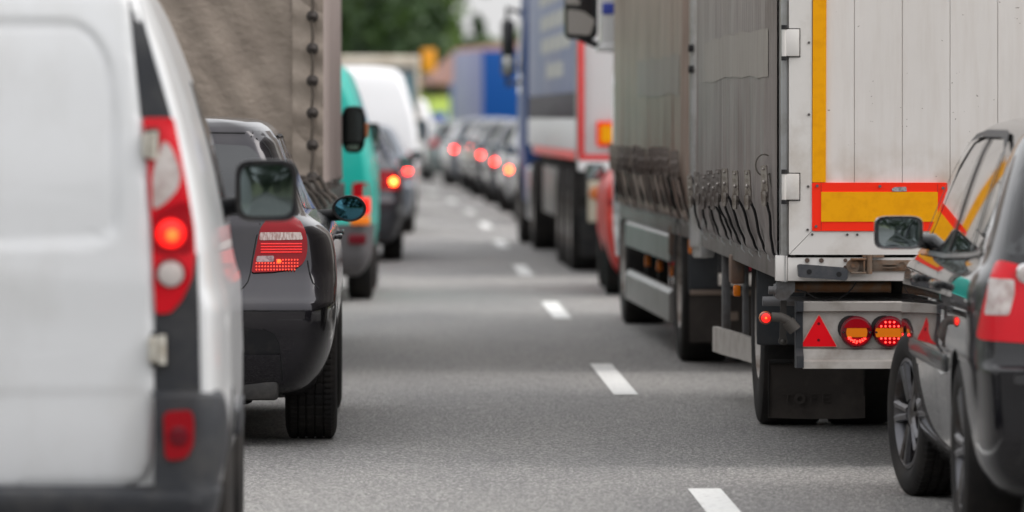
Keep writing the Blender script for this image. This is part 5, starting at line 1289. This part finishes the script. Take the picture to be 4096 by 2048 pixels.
# ------------------------------------------------------------------ tarpaulin truck, left
def build_tarp():
    t = thing('tarpaulin_truck', 'light truck with a tall laced grey brown tarpaulin and a black mirror on its cab', 'lorry', (-2.165, 33.5, 0), .4)
    Wd, L, TOP = 1.11, 4.9, 3.2
    TM_ = mat('rough_tarpaulin', (.25, .205, .17), .85, c2=(.37, .31, .26), ns=3.2, nlo=.35, nhi=.68, bump=.9, bs=22, stretch=(1, 1, 1.3), detail=9)
    TS = mat('tarpaulin_side', (.40, .335, .315), .7, c2=(.33, .27, .25), ns=3, stretch=(1, 1, .3), bump=.3, bs=9)
    rn = random.Random(4)
    mb = MB()
    mb.grid(lambda u, v: (-Wd + 2 * Wd * u, .012 * math.sin(u * 23 + v * 3) + .010 * math.sin(v * 17 + u * 9) + .008 * math.sin(u * 60 + v * 31), 1.08 + (TOP - 1.08) * v), 90, 80)
    mb.build('rear_tarpaulin', TM_, t, 80)
    for s in (1, -1):
        mb = MB(); mb.grid(lambda u, v: (s * (Wd + .004 * math.sin(u * 30) + .012 * math.exp(-v * 9) * math.sin(u * 40)), .01 + L * u, 1.07 + (TOP - 1.07) * v), 70, 20); mb.build('side_tarpaulin', TS, t, 80)
        # flap edge along the corner, eyelets and lacing rope
        mb = MB(); mb.grid(lambda u, v: (s * (Wd - .17 + .172 * u), -.022 - .008 * math.sin(v * 70 + u * 2), 1.06 + (TOP - 1.06) * v), 8, 120); mb.build('corner_flap', mat('flap_canvas', (.38, .32, .27), .85, c2=(.29, .24, .20), ns=6, bump=.4, bs=30), t, 80)
        xr = s * (Wd - .058); mb = MB()
        mb.tube([(xr + .004 * math.sin(k * 1.7), -.048, 1.05 + k * .045) for k in range(47)], .009, 8); rp_ = mb.build('lacing_rope', mat('dark_rope', (.10, .082, .068), .9), t)
        for k in range(12):
            z = 1.13 + .1795 * k
            mb = MB(); mb.lathe([(.030, 0), (.034, -.014), (.020, -.022), (.016, 0)], (xr, -.036, z), 18, 'y'); mb.ball((xr, -.050, z), .018, 10, 6, rx=1.25); mb.build('eyelet', mat('eyelet_dark', (.055, .046, .042), .6, .3), t)
    mb = MB(); mb.box(-Wd, Wd, 0.02, L, TOP - .01, TOP + .02, .01); mb.build('roof_tarpaulin', TS, t)
    mb = MB(); mb.box(-Wd - .02, Wd + .02, .0, L, .93, 1.05, .01); mb.box(-Wd, Wd, -.02, .02, .80, 1.06, .01); mb.build('load_bed', mat('bed_green', (.12, .15, .14), .6, c2=(.09, .10, .095), ns=5), t)
    # canvas folds bundled under the lacing
    mb = MB()
    for k in range(5): mb.tube([(Wd - .14 - .03 * k + .02 * i, -.05 - .01 * k, 1.12 - .012 * k + .012 * math.sin(i * 1.3 + k) - max(0, i - 6) * .025) for i in range(12)], .014, 7)
    for k in range(4): mb.tube([(Wd + .012, .02 + i * .25, 1.09 - .018 * k + .006 * math.sin(i + k)) for i in range(16)], .008, 7)
    mb.build('canvas_folds', mat('fold_canvas', (.085, .07, .06), .85, c2=(.04, .034, .03), ns=9), t)
    mb = MB(); mb.box(Wd - .20, Wd - .03, -.06, -.02, .84, 1.10, .006); mb.build('corner_plate', mat('white_plate', (.55, .53, .49), .5, c2=(.42, .38, .33), ns=8), t)
    mb = MB(); mb.box(-.7, .7, .1, 6.5, .5, .92, .02); mb.build('chassis', FRAME, t)
    for s in (1, -1):
        wheel(t, s, s * .98, 1.3, .36, .22, .2); wheel(t, s, s * .98, 5.6, .36, .22, .2)
        mb = MB(); mb.box(s * .95, s * .6, -.05, .0, .6, .72, .01); mb.build('tail_light', REDL, t)
    K = [(.35, 5.0, 7.0, .90, .1, .1, 0), (.8, 5.0, 7.2, .98, .1, .1, 0), (1.2, 5.0, 7.0, .99, .1, .1, 0), (1.7, 5.05, 6.4, .90, .1, .1, 0), (2.15, 5.1, 6.1, .80, .1, .1, 0), (2.25, 5.3, 5.9, .5, .1, .1, 0)]
    body(K, 'cab', mat('cab_dark', (.05, .07, .08), .35, coat=.8), t, nz=14, nside=6)
    for s in (1, -1):
        mb = MB(); pf = []
        X0, X1 = 1.085, 1.245
        def sh(u, v):
            a = 2 * math.pi * u; c, q = math.cos(a), math.sin(a); e = .55
            x = (X0 + X1) / 2 + (X1 - X0) / 2 * math.copysign(abs(c) ** e, c) * (1 - .10 * max(0, -q)); z = 1.385 + .155 * math.copysign(abs(q) ** e, q)
            k = [.93, 1, 1, .8, .05][int(round(v * 4))]; y = [0, .01, .07, .13, .15][int(round(v * 4))]
            return (s * ((X0 + X1) / 2 + (x - (X0 + X1) / 2) * k), 5.9 + y, 1.385 + (z - 1.385) * k)
        mb.grid(sh, 32, 5, True)
        for z in (1.30, 1.47): mb.tube([(s * .88, 6.0, z), (s * 1.10, 5.97, z)], .014, 8)
        mo = mb.build('side_mirror', BLACKP, t)
        mb = MB(); mb.prism(rp([(s * 1.105, 1.30), (s * 1.225, 1.30), (s * 1.225, 1.49), (s * 1.20, 1.52), (s * 1.13, 1.52), (s * 1.105, 1.49)], .02), 'y', 5.893, 5.90); mb.build('mirror_glass', mat('dim_mirror', (.07, .085, .085), .08, .9), mo)
        mb = MB(); mb.prism(rp([(s * 1.12, 1.25), (s * 1.20, 1.25), (s * 1.20, 1.285), (s * 1.12, 1.285)], .012), 'y', 5.893, 5.90); mb.build('mirror_glass', mat('green_mirror', (.25, .36, .30), .1, .8), mo)
        mb = MB(); mb.box(s * 1.232, s * 1.262, 5.93, 5.99, 1.33, 1.43, .01); mb.build('indicator_lens', mat('orange_mirror_lamp', (.8, .28, .12), .3), mo)
build_tarp()

# ------------------------------------------------------------------ the rest of the queue
TEAL = mat('teal_paint', (.002, .36, .30), .4, coat=.2, spec=.3)
t, bv = generic('minivan', 'teal van with a grey bumper beyond the tarpaulin truck', 'van', -2.02, 47.5, .6, TEAL, L=4.6, W=.925, H=1.95, kind='van', lit=False, mir=False, bumper=mat('pale_bumper', (.10, .095, .10), .5))
for s in (1, -1): mirror(t, s, s * .80, s * .935, 3.4, 1.18, 1.42)
mb = MB(); mb.box(.76, .90, -.035, -.02, .70, .83, .01); mb.build('lit_lens', mat('lit_red_soft', (.9, .02, .01), .3, emit=(1, .02, .01), es=.6), t)
mb = MB(); mb.box(.74, .90, -.04, -.02, .615, .685, .01); mb.build('indicator', mat('orange_glow', (.9, .22, .01), .3, emit=(1, .25, .01), es=.1), t)
DG = mat('graphite_paint', (.05, .053, .062), .3, .3, 1.0)
DG2 = mat('blue_grey_paint', (.09, .105, .13), .3, .4, 1.0)
SV = mat('silver_paint', (.36, .37, .38), .3, .6, 1.0)
SV2 = mat('pale_silver_paint', (.48, .49, .50), .3, .5, 1.0)
BK = mat('black_blue_paint', (.018, .022, .034), .3, .2, 1.0)
GN = mat('grey_green_paint', (.14, .17, .17), .3, .4, 1.0)
RD = mat('red_paint', (.62, .028, .022), .4, coat=.15, spec=.3)
WV = mat('far_white_paint', (.78, .78, .80), .3, coat=.6)
q = 'cars queueing in the left lane'; qr = 'cars queueing in the right lane'
generic('estate_car', 'dark grey car with an orange glowing lamp ahead of the teal van', 'car', -1.985, 60.8, .9, DG, L=4.5, W=.885, H=1.42, group=q, litm=LITFARO, winm=mat('pale_glass', (.22, .24, .27), .05, .6))
generic('estate_car', 'blue grey car with red lamp lit, second ahead of the teal van', 'car', -2.10, 75.5, 1.2, DG2, L=4.4, W=.89, H=1.40, group=q)
generic('delivery_van', 'tall white van ahead of the dark cars in the left lane', 'van', -2.44, 90, 1.6, WV, L=5.4, W=1.04, H=2.25, kind='van', lit=False, bumper=WV)
generic('delivery_van', 'smaller white van whose tail peeps out right of the tall white one', 'van', -2.80, 148, 3.0, WV, L=4.6, W=.92, H=1.98, kind='van', lit=False, bumper=WV)
# box truck behind the white vans
t = thing('box_truck', 'cream topped box truck rising behind the tall white van', 'lorry', (-3.02, 113, 0), 2.2)
mb = MB(); mb.box(-1.25, 1.25, 0, 6, .9, 2.42, .02); mb.build('cargo_box', mat('teal_box', (.05, .17, .22), .5, c2=(.16, .10, .08), ns=1), t)
mb = MB(); mb.box(-1.28, 1.28, -.03, 6.02, 2.40, 2.64, .05, 3); mb.box(1.20, 1.28, -.03, .06, .9, 2.42, .02); mb.build('roof_rim', mat('cream_rim', (.62, .56, .47), .6, c2=(.45, .38, .30), ns=2), t)
mb = MB(); mb.box(-.8, .8, .2, 7.6, .45, .9, .02); mb.build('chassis', FRAME, t)
mb = MB(); mb.box(-1.0, 1.0, 6.2, 7.8, .5, 2.1, .15, 3); mb.build('cab', WV, t)
for s in (1, -1):
    for y in (1.4, 7.0): wheel(t, s, s * 1.05, y, .40, .25, .22)
# right lane
generic('hatchback', 'small red car between the grey lorry and the white rear of the semi trailer', 'car', 1.585, 49.0, .3, RD, L=3.9, W=.83, H=1.44, lit=False, mirm=BLACKP)
for (Y, cx, pm, lab, L, H, lt, lz) in (
    (84, .94, BK, 'black car with a dim red lamp beside the tractor wheels', 4.2, 1.44, LITFAR, .69),
    (92, .73, SV, 'silver car with an orange red lamp, nearest pale car of the right queue', 4.2, 1.42, LITFARO, .69),
    (101, .48, BK, 'black car just ahead of the silver car with the orange red lamp', 4.1, 1.40, LITFAR, .76),
    (110, .20, DG, 'graphite car with a partly hidden red lamp in the middle of the right queue', 4.2, 1.44, LITFAR, .80),
    (119, -.04, BK, 'blackish car with a high round red glow in the right queue', 4.2, 1.43, LITFAR, .93),
    (128, -.46, DG2, 'dusky grey car seen edge on at the left side of the right queue', 4.6, 1.46, LITFAR, .80),
    (138, -1.10, GN, 'farthest grey green car with tall red lamps below the blue truck', 4.4, 1.42, None, .92)):
    yaw = math.degrees(math.atan2(line_x(Y) - line_x(Y + 4), 4))
    generic('queueing_car', lab, 'car', cx, Y, yaw, pm, L=L, W=.87, H=H, group=qr, lit=lt is not None, litm=lt, lampz=lz)
